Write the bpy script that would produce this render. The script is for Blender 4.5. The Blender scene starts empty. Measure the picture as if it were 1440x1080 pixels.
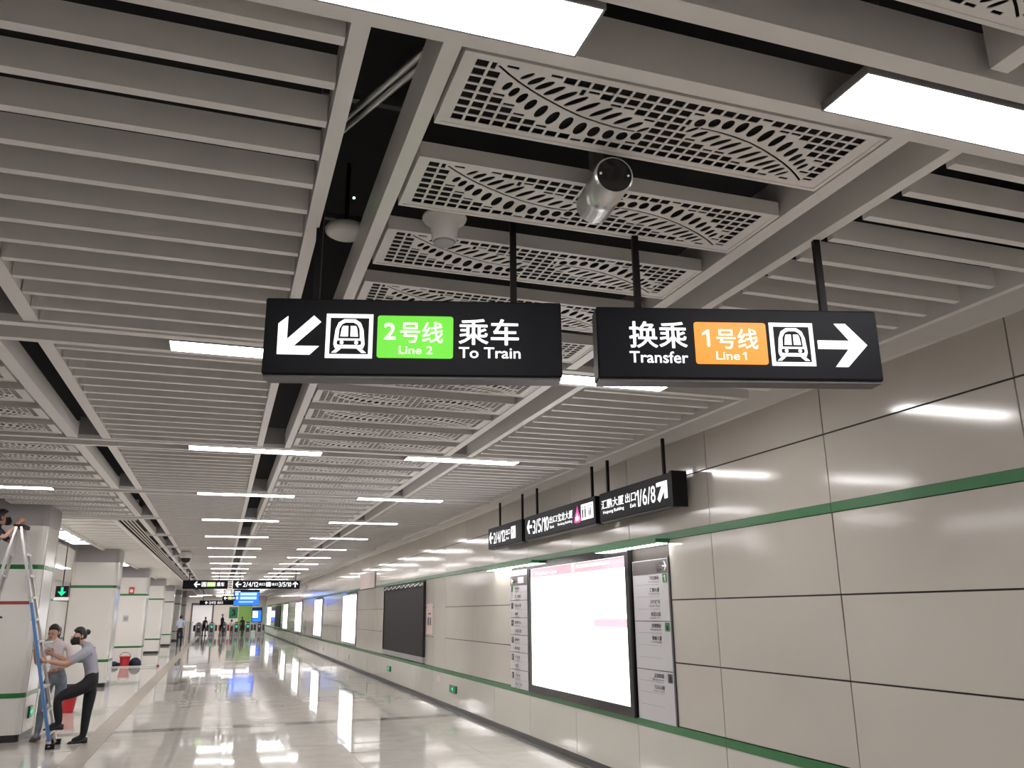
import bpy, bmesh, math, random
import numpy as np
from mathutils import Vector, Matrix
random.seed(7)
scene = bpy.context.scene
COL = scene.collection
R = math.radians

# ---------------------------------------------------------------- camera
cam_d = bpy.data.cameras.new('camera')
cam = bpy.data.objects.new('camera', cam_d)
COL.objects.link(cam)
scene.camera = cam
cam_d.sensor_fit = 'HORIZONTAL'
cam_d.sensor_width = 36.0
cam_d.lens = 36.0 * 1162.06 / 1440.0
cam_d.clip_start, cam_d.clip_end = 0.05, 300
_yaw, _pit, _rol = R(-18.975), R(15.374), R(-0.5586)
_M = Matrix.Rotation(_yaw, 3, 'Z') @ Matrix.Rotation(_pit, 3, 'X')
_r, _f, _u = _M.col[0].copy(), _M.col[1].copy(), _M.col[2].copy()
_r2 = math.cos(_rol) * _r + math.sin(_rol) * _u
_u2 = -math.sin(_rol) * _r + math.cos(_rol) * _u
_mw = Matrix.Identity(4)
for i in range(3):
    _mw[i][0], _mw[i][1], _mw[i][2] = _r2[i], _u2[i], -_f[i]
_mw.translation = (0, 0, 1.75)
cam.matrix_world = _mw

# ---------------------------------------------------------------- world, exposure
wd = bpy.data.worlds.new('world'); scene.world = wd
wd.use_nodes = True
wd.node_tree.nodes['Background'].inputs[0].default_value = (0.9, 0.95, 1, 1)
wd.node_tree.nodes['Background'].inputs[1].default_value = 0.0
vs = scene.view_settings
vs.view_transform = 'Standard'; vs.look = 'None'; vs.gamma = 1.0; vs.use_curve_mapping = False
vs.exposure = 0.3
LIGHT = 31.0          # ceiling light diffusers
TINT = (1.0, 0.962, 0.945)

# ---------------------------------------------------------------- materials
def new_mat(name):
    m = bpy.data.materials.new(name); m.use_nodes = True
    nt = m.node_tree
    return m, nt, nt.nodes['Principled BSDF']
def mat(name, col, rough=0.5, metal=0.0, noise=0.0, nscale=8.0, bump=0.0, bscale=30.0, spec=0.5, stretch=(1, 1, 1)):
    m, nt, b = new_mat(name)
    b.inputs['Base Color'].default_value = (*col, 1)
    b.inputs['Roughness'].default_value = rough
    b.inputs['Metallic'].default_value = metal
    b.inputs['Specular IOR Level'].default_value = spec
    if noise or bump:
        tc = nt.nodes.new('ShaderNodeTexCoord'); mp = nt.nodes.new('ShaderNodeMapping')
        mp.inputs['Scale'].default_value = stretch
        nt.links.new(tc.outputs['Object'], mp.inputs[0])
    if noise:
        n = nt.nodes.new('ShaderNodeTexNoise'); n.inputs['Scale'].default_value = nscale; n.inputs['Detail'].default_value = 5
        nt.links.new(mp.outputs[0], n.inputs[0])
        r = nt.nodes.new('ShaderNodeValToRGB')
        r.color_ramp.elements[0].position = 0.3; r.color_ramp.elements[1].position = 0.7
        r.color_ramp.elements[0].color = (*[c * (1 - noise) for c in col], 1)
        r.color_ramp.elements[1].color = (*[min(1, c * (1 + noise)) for c in col], 1)
        nt.links.new(n.outputs[0], r.inputs[0]); nt.links.new(r.outputs[0], b.inputs['Base Color'])
    if bump:
        n2 = nt.nodes.new('ShaderNodeTexNoise'); n2.inputs['Scale'].default_value = bscale
        nt.links.new(mp.outputs[0], n2.inputs[0])
        bp = nt.nodes.new('ShaderNodeBump'); bp.inputs['Strength'].default_value = bump; bp.inputs['Distance'].default_value = 0.01
        nt.links.new(n2.outputs[0], bp.inputs['Height']); nt.links.new(bp.outputs[0], b.inputs['Normal'])
    return m
def emis(name, col, s):
    m, nt, b = new_mat(name)
    b.inputs['Base Color'].default_value = (*[min(.8, c) * .25 for c in col], 1)
    b.inputs['Emission Color'].default_value = (*col, 1)
    b.inputs['Emission Strength'].default_value = s
    b.inputs['Roughness'].default_value = 0.4
    return m
M = {}
M['white_paint'] = mat('ceiling white paint', (0.84, 0.815, 0.79), 0.45, noise=0.02, nscale=6)
M['rail'] = mat('rail white paint', (0.84, 0.815, 0.79), 0.4)
M['void'] = mat('void black', (0.012, 0.012, 0.014), 0.9)
M['enamel'] = mat('enamel wall panel', (0.53, 0.493, 0.445), 0.105, noise=0.02, nscale=1.5, bump=0.012, bscale=2.0, spec=0.7)
M['enamel_low'] = mat('enamel low panel', (0.58, 0.565, 0.51), 0.08, noise=0.02, nscale=1.5, bump=0.012, bscale=2.0, spec=0.7)
M['joint'] = mat('dark joint', (0.035, 0.028, 0.025), 0.7)
M['green'] = mat('green strip', (0.03, 0.17, 0.055), 0.25)
M['base'] = mat('dark baseboard', (0.025, 0.024, 0.024), 0.3)
M['tile'] = mat('polished stone tile', (0.50, 0.47, 0.435), 0.05, noise=0.06, nscale=3.5, spec=0.30)
M['band'] = mat('grey stone band', (0.17, 0.162, 0.155), 0.08, noise=0.08, nscale=5, spec=0.3)
M['border'] = mat('beige stone strip', (0.36, 0.315, 0.27), 0.35, noise=0.06, nscale=5, spec=0.2)
M['grout'] = mat('grout', (0.22, 0.20, 0.185), 0.5)
M['column'] = mat('column enamel', (0.76, 0.74, 0.705), 0.15, noise=0.015, nscale=2)
M['collar'] = mat('column collar grey', (0.36, 0.34, 0.345), 0.4)
M['black'] = mat('sign black', (0.009, 0.009, 0.012), 0.45, spec=0.10)
M['blackgloss'] = mat('black gloss', (0.012, 0.012, 0.013), 0.12)
M['rod'] = mat('rod black', (0.012, 0.010, 0.011), 0.5, spec=0.15)
M['grey'] = mat('grey metal', (0.33, 0.33, 0.34), 0.4, metal=0.3)
M['darkgrey'] = mat('dark grey', (0.09, 0.085, 0.09), 0.5)
M['steel'] = mat('brushed steel', (0.62, 0.62, 0.61), 0.28, metal=0.9)
M['alum'] = mat('aluminium', (0.62, 0.61, 0.60), 0.35, metal=0.7)
M['blue'] = mat('blue rail paint', (0.08, 0.19, 0.42), 0.4)
M['plastic'] = mat('white plastic', (0.72, 0.70, 0.68), 0.4)
M['red'] = mat('red plastic', (0.62, 0.03, 0.045), 0.35)
M['maroon'] = mat('maroon paint', (0.22, 0.03, 0.03), 0.5)
M['lens'] = mat('dark lens', (0.01, 0.009, 0.009), 0.12)
M['silver'] = mat('silver info panel', (0.56, 0.545, 0.575), 0.4)
M['silverline'] = mat('panel rule', (0.25, 0.25, 0.26), 0.5)
M['print'] = mat('grey print', (0.10, 0.09, 0.10), 0.6)
M['printw'] = mat('white print', (0.8, 0.8, 0.8), 0.6)
M['signgreen'] = mat('green number plate', (0.03, 0.20, 0.06), 0.4)
M['header'] = mat('header grey', (0.10, 0.085, 0.09), 0.35)
M['screen_dark'] = mat('dark screen', (0.018, 0.016, 0.018), 0.6, spec=0.2)
M['poster_pink'] = mat('pale pink notice', (0.62, 0.47, 0.45), 0.4)
M['beige'] = mat('beige wall', (0.58, 0.53, 0.48), 0.4)
M['limewall'] = mat('green wall', (0.16, 0.30, 0.06), 0.4)
M['paleglass'] = mat('pale green wall', (0.50, 0.60, 0.50), 0.3)
M['skin'] = mat('skin', (0.50, 0.29, 0.21), 0.55)
M['hair'] = mat('black hair', (0.012, 0.010, 0.010), 0.45)
M['mask'] = mat('black mask', (0.012, 0.012, 0.013), 0.8)
M['shirt'] = mat('lilac grey shirt', (0.36, 0.35, 0.42), 0.85, bump=0.3, bscale=25)
M['shirt_white'] = mat('white shirt', (0.66, 0.58, 0.60), 0.85, bump=0.3, bscale=25)
M['shirt_blue'] = mat('light blue shirt', (0.42, 0.50, 0.66), 0.85)
M['trousers'] = mat('black trousers', (0.010, 0.010, 0.012), 0.85, bump=0.3, bscale=20)
M['jeans'] = mat('blue grey jeans', (0.16, 0.19, 0.23), 0.9, noise=0.25, nscale=12)
M['navy'] = mat('navy cloth', (0.016, 0.022, 0.05), 0.9)
M['shoe'] = mat('dark shoe', (0.02, 0.016, 0.018), 0.6)
M['shoe_brown'] = mat('brown shoe', (0.10, 0.035, 0.03), 0.6)
M['brown'] = mat('brown jacket', (0.10, 0.06, 0.05), 0.85)
M['light'] = emis('ceiling light diffuser', TINT, LIGHT)
M['light_side'] = emis('side light diffuser', TINT, 19.0)
M['glow'] = emis('sign white', (1, 0.985, 1.0), 1.15)
M['glow_green'] = emis('sign green', (0.13, 0.80, 0.0), 0.70)
M['glow_orange'] = emis('sign orange', (1.0, 0.29, 0.0), 0.82)
M['glow_magenta'] = emis('sign magenta', (0.85, 0.04, 0.38), 0.7)
M['glow_line'] = emis('line text', (0.92, 1.0, 0.8), 1.1)
M['poster'] = emis('lit poster', (1.0, 0.985, 0.99), 2.6)
M['poster_band'] = emis('lit poster pink band', (0.80, 0.52, 0.60), .78)
M['poster_bar'] = emis('lit poster pink bar', (0.92, 0.62, 0.72), .85)
M['canopy'] = emis('canopy lamp', (1, 0.98, 0.93), 11)
M['glow_pale'] = emis('sign pale green', (0.55, 0.82, 0.25), 0.9)
M['light_gate'] = emis('gate light diffuser', TINT, 11.0)
M['exit'] = emis('exit green', (0.0, 0.75, 0.30), 1.0)
M['exit_panel'] = mat('exit dark green', (0.005, 0.12, 0.05), 0.3)
M['screen_blue'] = emis('blue screen', (0.02, 0.16, 0.95), 1.3)
M['screen_pale'] = emis('pale blue screen', (0.45, 0.62, 1.0), 1.2)
M['led'] = emis('green led', (0.3, 1, 0.35), 5)

# ---------------------------------------------------------------- mesh helpers
class MB:
    def __init__(s): s.v = []; s.f = []; s.mi = []; s.cur = 0; s.smooth = []; s.sm = False
    def face(s, idx): s.f.append(tuple(idx)); s.mi.append(s.cur); s.smooth.append(s.sm)
    def add(s, vs, fs):
        b = len(s.v); s.v += [tuple(v) for v in vs]
        for f in fs: s.face([b + i for i in f])
        return s
    def box(s, x0, x1, y0, y1, z0, z1):
        return s.add([(x0, y0, z0), (x1, y0, z0), (x1, y1, z0), (x0, y1, z0), (x0, y0, z1), (x1, y0, z1), (x1, y1, z1), (x0, y1, z1)],
                     [(0, 3, 2, 1), (4, 5, 6, 7), (0, 1, 5, 4), (1, 2, 6, 5), (2, 3, 7, 6), (3, 0, 4, 7)])
    def bevbox(s, x0, x1, y0, y1, z0, z1, b):
        # box with chamfered vertical edges (octagonal prism) and a chamfered rim
        def ring(z, i): return [(x0 + b, y0 + i, z), (x1 - b, y0 + i, z), (x1 - i, y0 + b, z), (x1 - i, y1 - b, z), (x1 - b, y1 - i, z), (x0 + b, y1 - i, z), (x0 + i, y1 - b, z), (x0 + i, y0 + b, z)]
        rs = [ring(z0, b * .6), ring(z0 + b, 0), ring(z1 - b, 0), ring(z1, b * .6)]
        vs = [p for r in rs for p in r]; fs = [tuple(reversed(range(8))), tuple(range(24, 32))]
        for k in range(3):
            for i in range(8): j = (i + 1) % 8; fs.append((k * 8 + i, k * 8 + j, k * 8 + 8 + j, k * 8 + 8 + i))
        return s.add(vs, fs)
    def poly_xz(s, pts, y0, y1):
        # prism: outline (x, z) counter-clockwise seen from -y, from y0 (front) to y1
        n = len(pts)
        vs = [(x, y0, z) for x, z in pts] + [(x, y1, z) for x, z in pts]
        fs = [tuple(range(n)), tuple(range(2 * n - 1, n - 1, -1))] + [(i, n + i, n + (i + 1) % n, (i + 1) % n) for i in range(n)]
        return s.add(vs, fs)
    def poly_xy(s, pts, z0, z1):
        n = len(pts)
        vs = [(x, y, z0) for x, y in pts] + [(x, y, z1) for x, y in pts]
        fs = [tuple(range(n - 1, -1, -1)), tuple(range(n, 2 * n))] + [(i, (i + 1) % n, n + (i + 1) % n, n + i) for i in range(n)]
        return s.add(vs, fs)
    def tube(s, p0, p1, r0, r1=None, n=12, caps=True):
        r1 = r0 if r1 is None else r1
        p0, p1 = Vector(p0), Vector(p1); d = (p1 - p0).normalized()
        a = d.orthogonal().normalized(); b = d.cross(a)
        vs = []
        for p, r in ((p0, r0), (p1, r1)):
            for i in range(n):
                t = 2 * math.pi * i / n; vs.append(p + (a * math.cos(t) + b * math.sin(t)) * r)
        fs = [(i, (i + 1) % n, n + (i + 1) % n, n + i) for i in range(n)]
        bs = len(s.v); s.v += [tuple(v) for v in vs]
        sm, s.sm = s.sm, True
        for f in fs: s.face([bs + i for i in f])
        s.sm = sm
        if caps:
            s.face([bs + i for i in range(n - 1, -1, -1)]); s.face([bs + n + i for i in range(n)])
        return s
    def bar(s, p0, p1, w, h, up=(0, 0, 1)):
        # rectangular bar between two points
        p0, p1 = Vector(p0), Vector(p1); d = (p1 - p0).normalized(); a = d.cross(Vector(up)).normalized(); b = a.cross(d)
        vs = []
        for p in (p0, p1):
            for sa, sb in ((-1, -1), (1, -1), (1, 1), (-1, 1)): vs.append(p + a * sa * w / 2 + b * sb * h / 2)
        return s.add(vs, [(0, 1, 2, 3), (7, 6, 5, 4), (0, 4, 5, 1), (1, 5, 6, 2), (2, 6, 7, 3), (3, 7, 4, 0)])
    def lathe(s, prof, c=(0, 0, 0), n=20):
        vs = []
        for r, z in prof:
            for i in range(n): t = 2 * math.pi * i / n; vs.append((c[0] + r * math.cos(t), c[1] + r * math.sin(t), c[2] + z))
        fs = []
        for k in range(len(prof) - 1):
            for i in range(n): j = (i + 1) % n; fs.append((k * n + i, k * n + j, k * n + n + j, k * n + n + i))
        bs = len(s.v); s.v += vs; sm, s.sm = s.sm, True
        for f in fs: s.face([bs + i for i in f])
        s.sm = sm
        s.face([bs + i for i in range(n - 1, -1, -1)]); s.face([bs + (len(prof) - 1) * n + i for i in range(n)])
        return s
    def ball(s, c, r, nu=14, nv=8):
        rx, ry, rz = r if hasattr(r, '__len__') else (r, r, r)
        vs = []
        for k in range(nv + 1):
            p = math.pi * k / nv
            for i in range(nu): t = 2 * math.pi * i / nu; vs.append((c[0] + rx * math.sin(p) * math.cos(t), c[1] + ry * math.sin(p) * math.sin(t), c[2] - rz * math.cos(p)))
        sm, s.sm = s.sm, True
        s.add(vs, [(k * nu + i, k * nu + (i + 1) % nu, k * nu + nu + (i + 1) % nu, k * nu + nu + i) for k in range(nv) for i in range(nu)])
        s.sm = sm
        return s
    def mesh(s, name, mats):
        me = bpy.data.meshes.new(name); me.from_pydata(s.v, [], s.f)
        for m in (mats if isinstance(mats, (list, tuple)) else [mats]): me.materials.append(m)
        me.polygons.foreach_set('material_index', s.mi); me.polygons.foreach_set('use_smooth', s.smooth)
        me.update(); return me
def link(name, me, parent=None, loc=(0, 0, 0), rot=(0, 0, 0)):
    o = bpy.data.objects.new(name, me); COL.objects.link(o)
    o.location = loc; o.rotation_euler = rot
    if parent is not None: o.parent = parent
    return o
def obj(name, mb, mats, parent=None, loc=(0, 0, 0), rot=(0, 0, 0)):
    return link(name, mb.mesh(name, mats), parent, loc, rot)
def tag(o, label, cat, group=None, kind=None):
    o['label'] = label; o['category'] = cat
    if group: o['group'] = group
    if kind: o['kind'] = kind
    return o
def thing(name, label, cat, loc=(0, 0, 0), rz=0.0, group=None, kind=None):
    o = bpy.data.objects.new(name, None); COL.objects.link(o)
    o.location = loc; o.rotation_euler = (0, 0, rz)
    o.empty_display_size = 0.1
    return tag(o, label, cat, group, kind)
def box(name, b, m, parent=None): return obj(name, MB().box(*b), m, parent)
_fontc = bpy.data.curves.new('lettering', 'FONT')
_fonto = bpy.data.objects.new('lettering_source', _fontc)
def text_mesh(body, x0, x1, z0, z1, y, bold=0.0, depth=0.004):
    """flat lettering, fitted to the rectangle, lying in the local xz plane and facing -y"""
    _fontc.body = body; _fontc.offset = 0; _fontc.extrude = 0.0; _fontc.resolution_u = 3; _fontc.size = 1
    COL.objects.link(_fonto)
    dg = bpy.context.evaluated_depsgraph_get(); dg.update()
    me = bpy.data.meshes.new_from_object(_fonto.evaluated_get(dg))
    COL.objects.unlink(_fonto)
    n = len(me.vertices); co = np.zeros(n * 3); me.vertices.foreach_get('co', co); co = co.reshape(-1, 3)
    mn, mx = co.min(0), co.max(0)
    if bold:                                                     # heavier strokes: shifted copies of the same outlines
        bm = bmesh.new()
        for dx, dz in ((0, 0), (bold, 0), (-bold, 0), (0, bold), (0, -bold), (bold * .7, bold * .7), (-bold * .7, bold * .7), (bold * .7, -bold * .7), (-bold * .7, -bold * .7)):
            t = me.copy(); c2 = co + np.array([dx, dz, 0]); t.vertices.foreach_set('co', c2.ravel()); bm.from_mesh(t); bpy.data.meshes.remove(t)
        bm.to_mesh(me); bm.free()
        n = len(me.vertices); co = np.zeros(n * 3); me.vertices.foreach_get('co', co); co = co.reshape(-1, 3); mn, mx = co.min(0), co.max(0)
    out = np.zeros_like(co)
    out[:, 0] = x0 + (co[:, 0] - mn[0]) / (mx[0] - mn[0]) * (x1 - x0)
    out[:, 2] = z0 + (co[:, 1] - mn[1]) / (mx[1] - mn[1]) * (z1 - z0)
    out[:, 1] = y
    me.vertices.foreach_set('co', out.ravel()); me.materials.clear()
    me.update()
    return me
def text(parent, body, x0, x1, z0, z1, m, y=-0.003, bold=0.0, name='lettering'):
    me = text_mesh(body, x0, x1, z0, z1, y, bold); me.name = name
    me.materials.append(m)
    return link(name, me, parent)

# ================================================================ SETTING
WX = 4.228            # right wall face
CZ = 3.40             # underside of the ceiling grid
P = 3.53              # bay length
Y_END = 84.0
# ---------------------------------------------------------------- floor
fl = thing('floor', 'polished grey beige stone floor of the concourse', 'floor', kind='structure')
box('base_slab', (-7.6, WX + .1, -16, Y_END + 4, -.3, -.004), M['grout'], fl)
bands = [5.15 + 9.85 * k for k in range(-2, 9)]                 # cross bands, one per column bay
XT0, XT1 = -1.42, 4.12
for b0 in bands: box('cross_band', (-7.5, XT1, b0 - .18, b0 + .18, -.02, 0.0), M['band'], fl)
for k in range(24): box('border_strip', (-1.70, -1.425, -16 + 4 * k + .002, -12 + 4 * k - .002, -.02, 0.0005), M['border'], fl)
for k in range(24): box('wall_border', (4.125, WX, -16 + 4 * k + .002, -12 + 4 * k - .002, -.02, 0.0005), M['band'], fl)
rest = MB(); nt_ = 0
def tile(x0, x1, y0, y1, single):
    global nt_
    g = .0015
    a, b = random.gauss(0, .0016), random.gauss(0, .0016)
    cx, cy = (x0 + x1) / 2, (y0 + y1) / 2
    zt = lambda x, y: a * (x - cx) + b * (y - cy)
    pts = [(x0 + g, y0 + g), (x1 - g, y0 + g), (x1 - g, y1 - g), (x0 + g, y1 - g)]
    mb = MB() if single else rest
    mb.add([(x, y, -.02) for x, y in pts] + [(x, y, zt(x, y)) for x, y in pts], [(4, 5, 6, 7), (0, 1, 5, 4), (1, 2, 6, 5), (2, 3, 7, 6), (3, 0, 4, 7)])
    if single: obj('tile', mb, M['tile'], fl); nt_ += 1
TW = (XT1 - XT0) / 7
edges = [-16.0] + bands + [Y_END + 3.9]
for e0, e1 in zip(edges[:-1], edges[1:]):
    a, b = e0 + .18, e1 - .18
    ny = max(1, round((b - a) / .79))
    for j in range(ny):
        ya, yb = a + (b - a) * j / ny, a + (b - a) * (j + 1) / ny
        near = 9.0 < ya < 36.0
        for i in range(7): tile(XT0 + TW * i, XT0 + TW * (i + 1), ya, yb, near and nt_ < 285)
        for i in range(7): tile(-1.705 - .8 * (i + 1), -1.705 - .8 * i, ya, yb, False)
o = obj('tile_field', rest, M['tile'], fl); o['kind'] = 'stuff'

# ---------------------------------------------------------------- right wall
wr = thing('wall_right', 'long wall of cream enamel panels with two green stripes', 'wall', kind='structure')
box('backing', (WX + .012, WX + .2, -16, Y_END + 4, 0, 3.5), M['joint'], wr)
YJ = [-8.15 + 1.65 * i for i in range(0, 16)]                   # ... 3.40 5.05 6.70 ... 14.95 16.6
YJ = [y for y in YJ if y < 16.0] + [16.5, 17.44]
while YJ[-1] < Y_END + 2: YJ.append(YJ[-1] + 1.65)
MID = [(y0, y1) for y0, y1 in zip([-8.15 + 1.65 * i for i in range(9)], [-8.15 + 1.65 * i for i in range(1, 10)])] + [(6.70, 7.495), (12.41, 14.45), (14.45, 16.5), (16.5, 17.44), (17.44, 18.2)]
def fillmid(a, b, n):
    for i in range(n): MID.append((a + (b - a) * i / n, a + (b - a) * (i + 1) / n))
POST = [(27.95, 31.2), (37.8, 40.95), (47.5, 51.5), (57.5, 61.4)]
fillmid(22.96, 27.95, 3); fillmid(31.2, 37.8, 4); fillmid(40.95, 47.5, 4); fillmid(51.5, 57.5, 4); fillmid(61.4, 64.8, 2); fillmid(70.8, 78.0, 4); fillmid(82.4, 87.5, 3)
def wall_panel(y0, y1, z0, z1, m):
    g = .0052
    cy, cz = (y0 + y1) / 2, (z0 + z1) / 2
    hy, hz = (y1 - y0) / 2 - g, (z1 - z0) / 2
    mb = MB().add([(0, -hy, -hz), (0, hy, -hz), (0, hy, hz), (0, -hy, hz), (.011, -hy, -hz), (.011, hy, -hz), (.011, hy, hz), (.011, -hy, hz)],
                  [(0, 3, 2, 1), (4, 5, 6, 7), (0, 1, 5, 4), (1, 2, 6, 5), (2, 3, 7, 6), (3, 0, 4, 7)][0:1] + [(0, 1, 5, 4), (2, 3, 7, 6), (1, 2, 6, 5), (3, 0, 4, 7)])
    # normals towards -x
    o = obj('panel', mb, m, wr, (WX, cy, cz), (0, random.gauss(0, .0012), random.gauss(0, .0012)))
    return o
for y0, y1 in zip(YJ[:-1], YJ[1:]):
    if y1 < -2: continue
    wall_panel(y0, y1, .075, .598, M['enamel_low'])
    wall_panel(y0, y1, 2.505, 3.014, M['enamel'])
    wall_panel(y0, y1, 3.027, 3.46, M['enamel'])
for y0, y1 in MID:
    if y1 < -2: continue
    for z0, z1 in ((.680, 1.247), (1.259, 1.837), (1.849, 2.427)):
        if 16.5 <= y0 < 17.4: continue
        wall_panel(y0, y1, z0, z1, M['enamel'])
wall_panel(16.5, 17.44, .678, 2.428, M['enamel'])
for z0, z1, m in ((.075, .598, 'enamel_low'), (.680, 1.247, 'enamel'), (1.259, 1.837, 'enamel'), (1.849, 2.427, 'enamel'), (2.505, 3.014, 'enamel'), (3.027, 3.46, 'enamel')):
    wall_panel(-16, -3.2, z0, z1, M[m])
for y0, y1 in zip(YJ[:-1], YJ[1:]):
    if y1 < -2: continue
    for z0, z1 in ((.601, .671), (2.433, 2.502)):
        obj('green_stripe', MB().box(WX - .006, WX + .02, y0 + .0015, y1 - .0015, z0, z1), M['green'], wr)
tag(box('baseboard_right', (WX - .012, WX + .02, -16, Y_END + 4, 0, .072), M['base']), 'low black skirting along the right wall', 'baseboard', kind='structure')

# ---------------------------------------------------------------- other walls
wl = thing('wall_left', 'white panelled wall of the far side hall behind the columns', 'wall', kind='structure')
box('backing', (-7.75, -7.60, -16, Y_END + 4, 0, 3.5), M['joint'], wl)
for k in range(-9, 30):
    for z0, z1 in ((.1, .6), (.675, 1.25), (1.257, 2.43), (2.5, 3.4)):
        obj('panel', MB().box(-7.60, -7.585, .4 + 1.65 * k + .004, .4 + 1.65 * (k + 1) - .004, z0, z1), M['column'], wl)
    for z0 in (.603, 2.435): obj('green_stripe', MB().box(-7.6, -7.58, .4 + 1.65 * k, .4 + 1.65 * (k + 1), z0, z0 + .066), M['green'], wl)
tag(box('wall_rear', (-7.7, WX + .2, -16.1, -16, 0, 4.3), M['beige']), 'plain wall behind the viewer', 'wall', kind='structure')
wb = thing('wall_far', 'beige end wall beyond the ticket gates', 'wall', kind='structure')
box('backing', (-7.7, WX + .2, Y_END + 4, Y_END + 4.1, 0, 4.3), M['beige'], wb)
box('lime_section', (1.75, 3.0, Y_END + 3.9, Y_END + 4, 0, 2.65), M['limewall'], wb)
box('pale_section', (3.0, WX, Y_END + 3.9, Y_END + 4, 0, 2.55), M['paleglass'], wb)

# ---------------------------------------------------------------- ceiling
ce = thing('ceiling', 'open grid ceiling of white slats, rails and pierced panels', 'ceiling', kind='structure')
box('dark_slab', (-7.7, WX + .2, -16, Y_END + 4, 4.2, 4.3), M['void'], ce)
box('void_side', (WX + .01, WX + .2, -16, Y_END + 4, 3.5, 4.2), M['void'], ce)
# the pierced panel: outline plus holes, filled as a 2D curve
def panel_mesh():
    W, D, H = 1.595, .408, .06
    cu = bpy.data.curves.new('pierced', 'CURVE'); cu.dimensions = '2D'; cu.fill_mode = 'BOTH'; cu.extrude = .0015
    def loop(pts):
        sp = cu.splines.new('POLY'); sp.points.add(len(pts) - 1)
        for p, (x, y) in zip(sp.points, pts): p.co = (x, y, 0, 1)
        sp.use_cyclic_u = True
    loop([(0, 0), (W, 0), (W, D), (0, D)])
    ox, oy = .017, .0                                            # measured motif frame -> panel frame
    U = [(.207, .066), (.242, .080), (.277, .095), (.317, .111), (.363, .127), (.408, .143), (.459, .160), (.514, .174), (.559, .185), (.608, .197), (.661, .209), (.702, .226)]
    L = [(.162, .135), (.193, .158), (.229, .182), (.269, .208), (.316, .233), (.368, .258), (.426, .274), (.484, .288), (.539, .292), (.596, .292), (.648, .287), (.697, .272)]
    ul = [.054, .064, .072, .080, .088, .092, .092, .088, .080, .072, .062, .050]
    ll = [.052, .058, .064, .070, .080, .086, .086, .082, .070, .062, .056, .052]
    ell = []
    for i, (x, y) in enumerate(U): ell.append((x, y, ul[i] * 1.04, .0265 if i not in (0, 11) else .019, R(-50)))
    for i, (x, y) in enumerate(L):
        t = i / 11; ell.append((x, y, ll[i], .025 + .0150 * min(1, t * 1.6), R(-72 - 22 * t)))
    stem = [(.104, .043), (.148, .075), (.192, .103), (.248, .134), (.304, .160), (.380, .192), (.458, .218), (.530, .233), (.596, .242), (.645, .2445), (.679, .2435)]
    shapes = []
    for x, y, ln, wd_, a in ell:
        shapes.append([(x + ln / 2 * math.cos(t) * math.cos(a) - wd_ / 2 * math.sin(t) * math.sin(a), y + ln / 2 * math.cos(t) * math.sin(a) + wd_ / 2 * math.sin(t) * math.cos(a)) for t in [2 * math.pi * i / 14 for i in range(14)]])
    up, dn = [], []
    for i, (x, y) in enumerate(stem):
        a = stem[max(0, i - 1)]; b = stem[min(len(stem) - 1, i + 1)]; dx, dy = b[0] - a[0], b[1] - a[1]; l = math.hypot(dx, dy)
        w = .0045
        up.append((x - dy / l * w, y + dx / l * w)); dn.append((x + dy / l * w, y - dx / l * w))
    shapes.append(up + dn[::-1])
    allv = []
    for s in shapes[:-1]:
        mx_, my_ = sum(p[0] for p in s) / len(s), sum(p[1] for p in s) / len(s)
        for f in (1, .75, .5, .25): allv += [(mx_ + (p[0] - mx_) * f, my_ + (p[1] - my_) * f) for p in s]
        allv += [((s[i][0] + s[i - 1][0]) / 2, (s[i][1] + s[i - 1][1]) / 2) for i in range(len(s))]
    for a, b in zip(stem[:-1], stem[1:]): allv += [(a[0] + (b[0] - a[0]) * q / 6, a[1] + (b[1] - a[1]) * q / 6) for q in range(7)]
    cen = [(1.571 - x, .398 - y) for x, y in allv]
    for s in shapes:
        loop([(x + ox, y + oy) for x, y in s]); loop([(1.571 - x + ox, .398 - y + oy) for x, y in s])
    va = np.array(allv + cen)
    n = 0
    for i in range(30):
        for j in range(8):
            x0, y0 = .050 + .0497 * i - .0200, .048 + .0431 * j - .0165
            x1, y1 = x0 + .0400, y0 + .0330
            m = .0055
            if ((va[:, 0] > x0 - m) & (va[:, 0] < x1 + m) & (va[:, 1] > y0 - m) & (va[:, 1] < y1 + m)).any():
                # keep the free part of the cell where a smaller square still fits
                for sx0, sx1, sy0, sy1 in ((x0, x1, y0, y0 + .013), (x0, x1, y1 - .013, y1), (x0, x0 + .016, y0, y1), (x1 - .016, x1, y0, y1)):
                    if not ((va[:, 0] > sx0 - m) & (va[:, 0] < sx1 + m) & (va[:, 1] > sy0 - m) & (va[:, 1] < sy1 + m)).any():
                        loop([(sx0 + ox, sy0 + oy), (sx1 + ox, sy0 + oy), (sx1 + ox, sy1 + oy), (sx0 + ox, sy1 + oy)]); break
                continue
            loop([(x0 + ox, y0 + oy), (x1 + ox, y0 + oy), (x1 + ox, y1 + oy), (x0 + ox, y1 + oy)]); n += 1
    t = bpy.data.objects.new('pierced_source', cu); COL.objects.link(t)
    dg = bpy.context.evaluated_depsgraph_get(); dg.update()
    me = bpy.data.meshes.new_from_object(t.evaluated_get(dg))
    bpy.data.objects.remove(t)
    bm = bmesh.new(); bm.from_mesh(me)
    def bx(x0, x1, y0, y1, z0, z1):
        b = MB().box(x0, x1, y0, y1, z0, z1)
        vs = [bm.verts.new(v) for v in b.v]
        for f in b.f: bm.faces.new([vs[i] for i in f])
    tt = .006
    bx(0, W, 0, tt, -.0016, H); bx(0, W, D - tt, D, -.0016, H); bx(0, tt, 0, D, -.0016, H); bx(W - tt, W, 0, D, -.0016, H)
    fl_ = .016                                                   # raised rim on the underside
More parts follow.
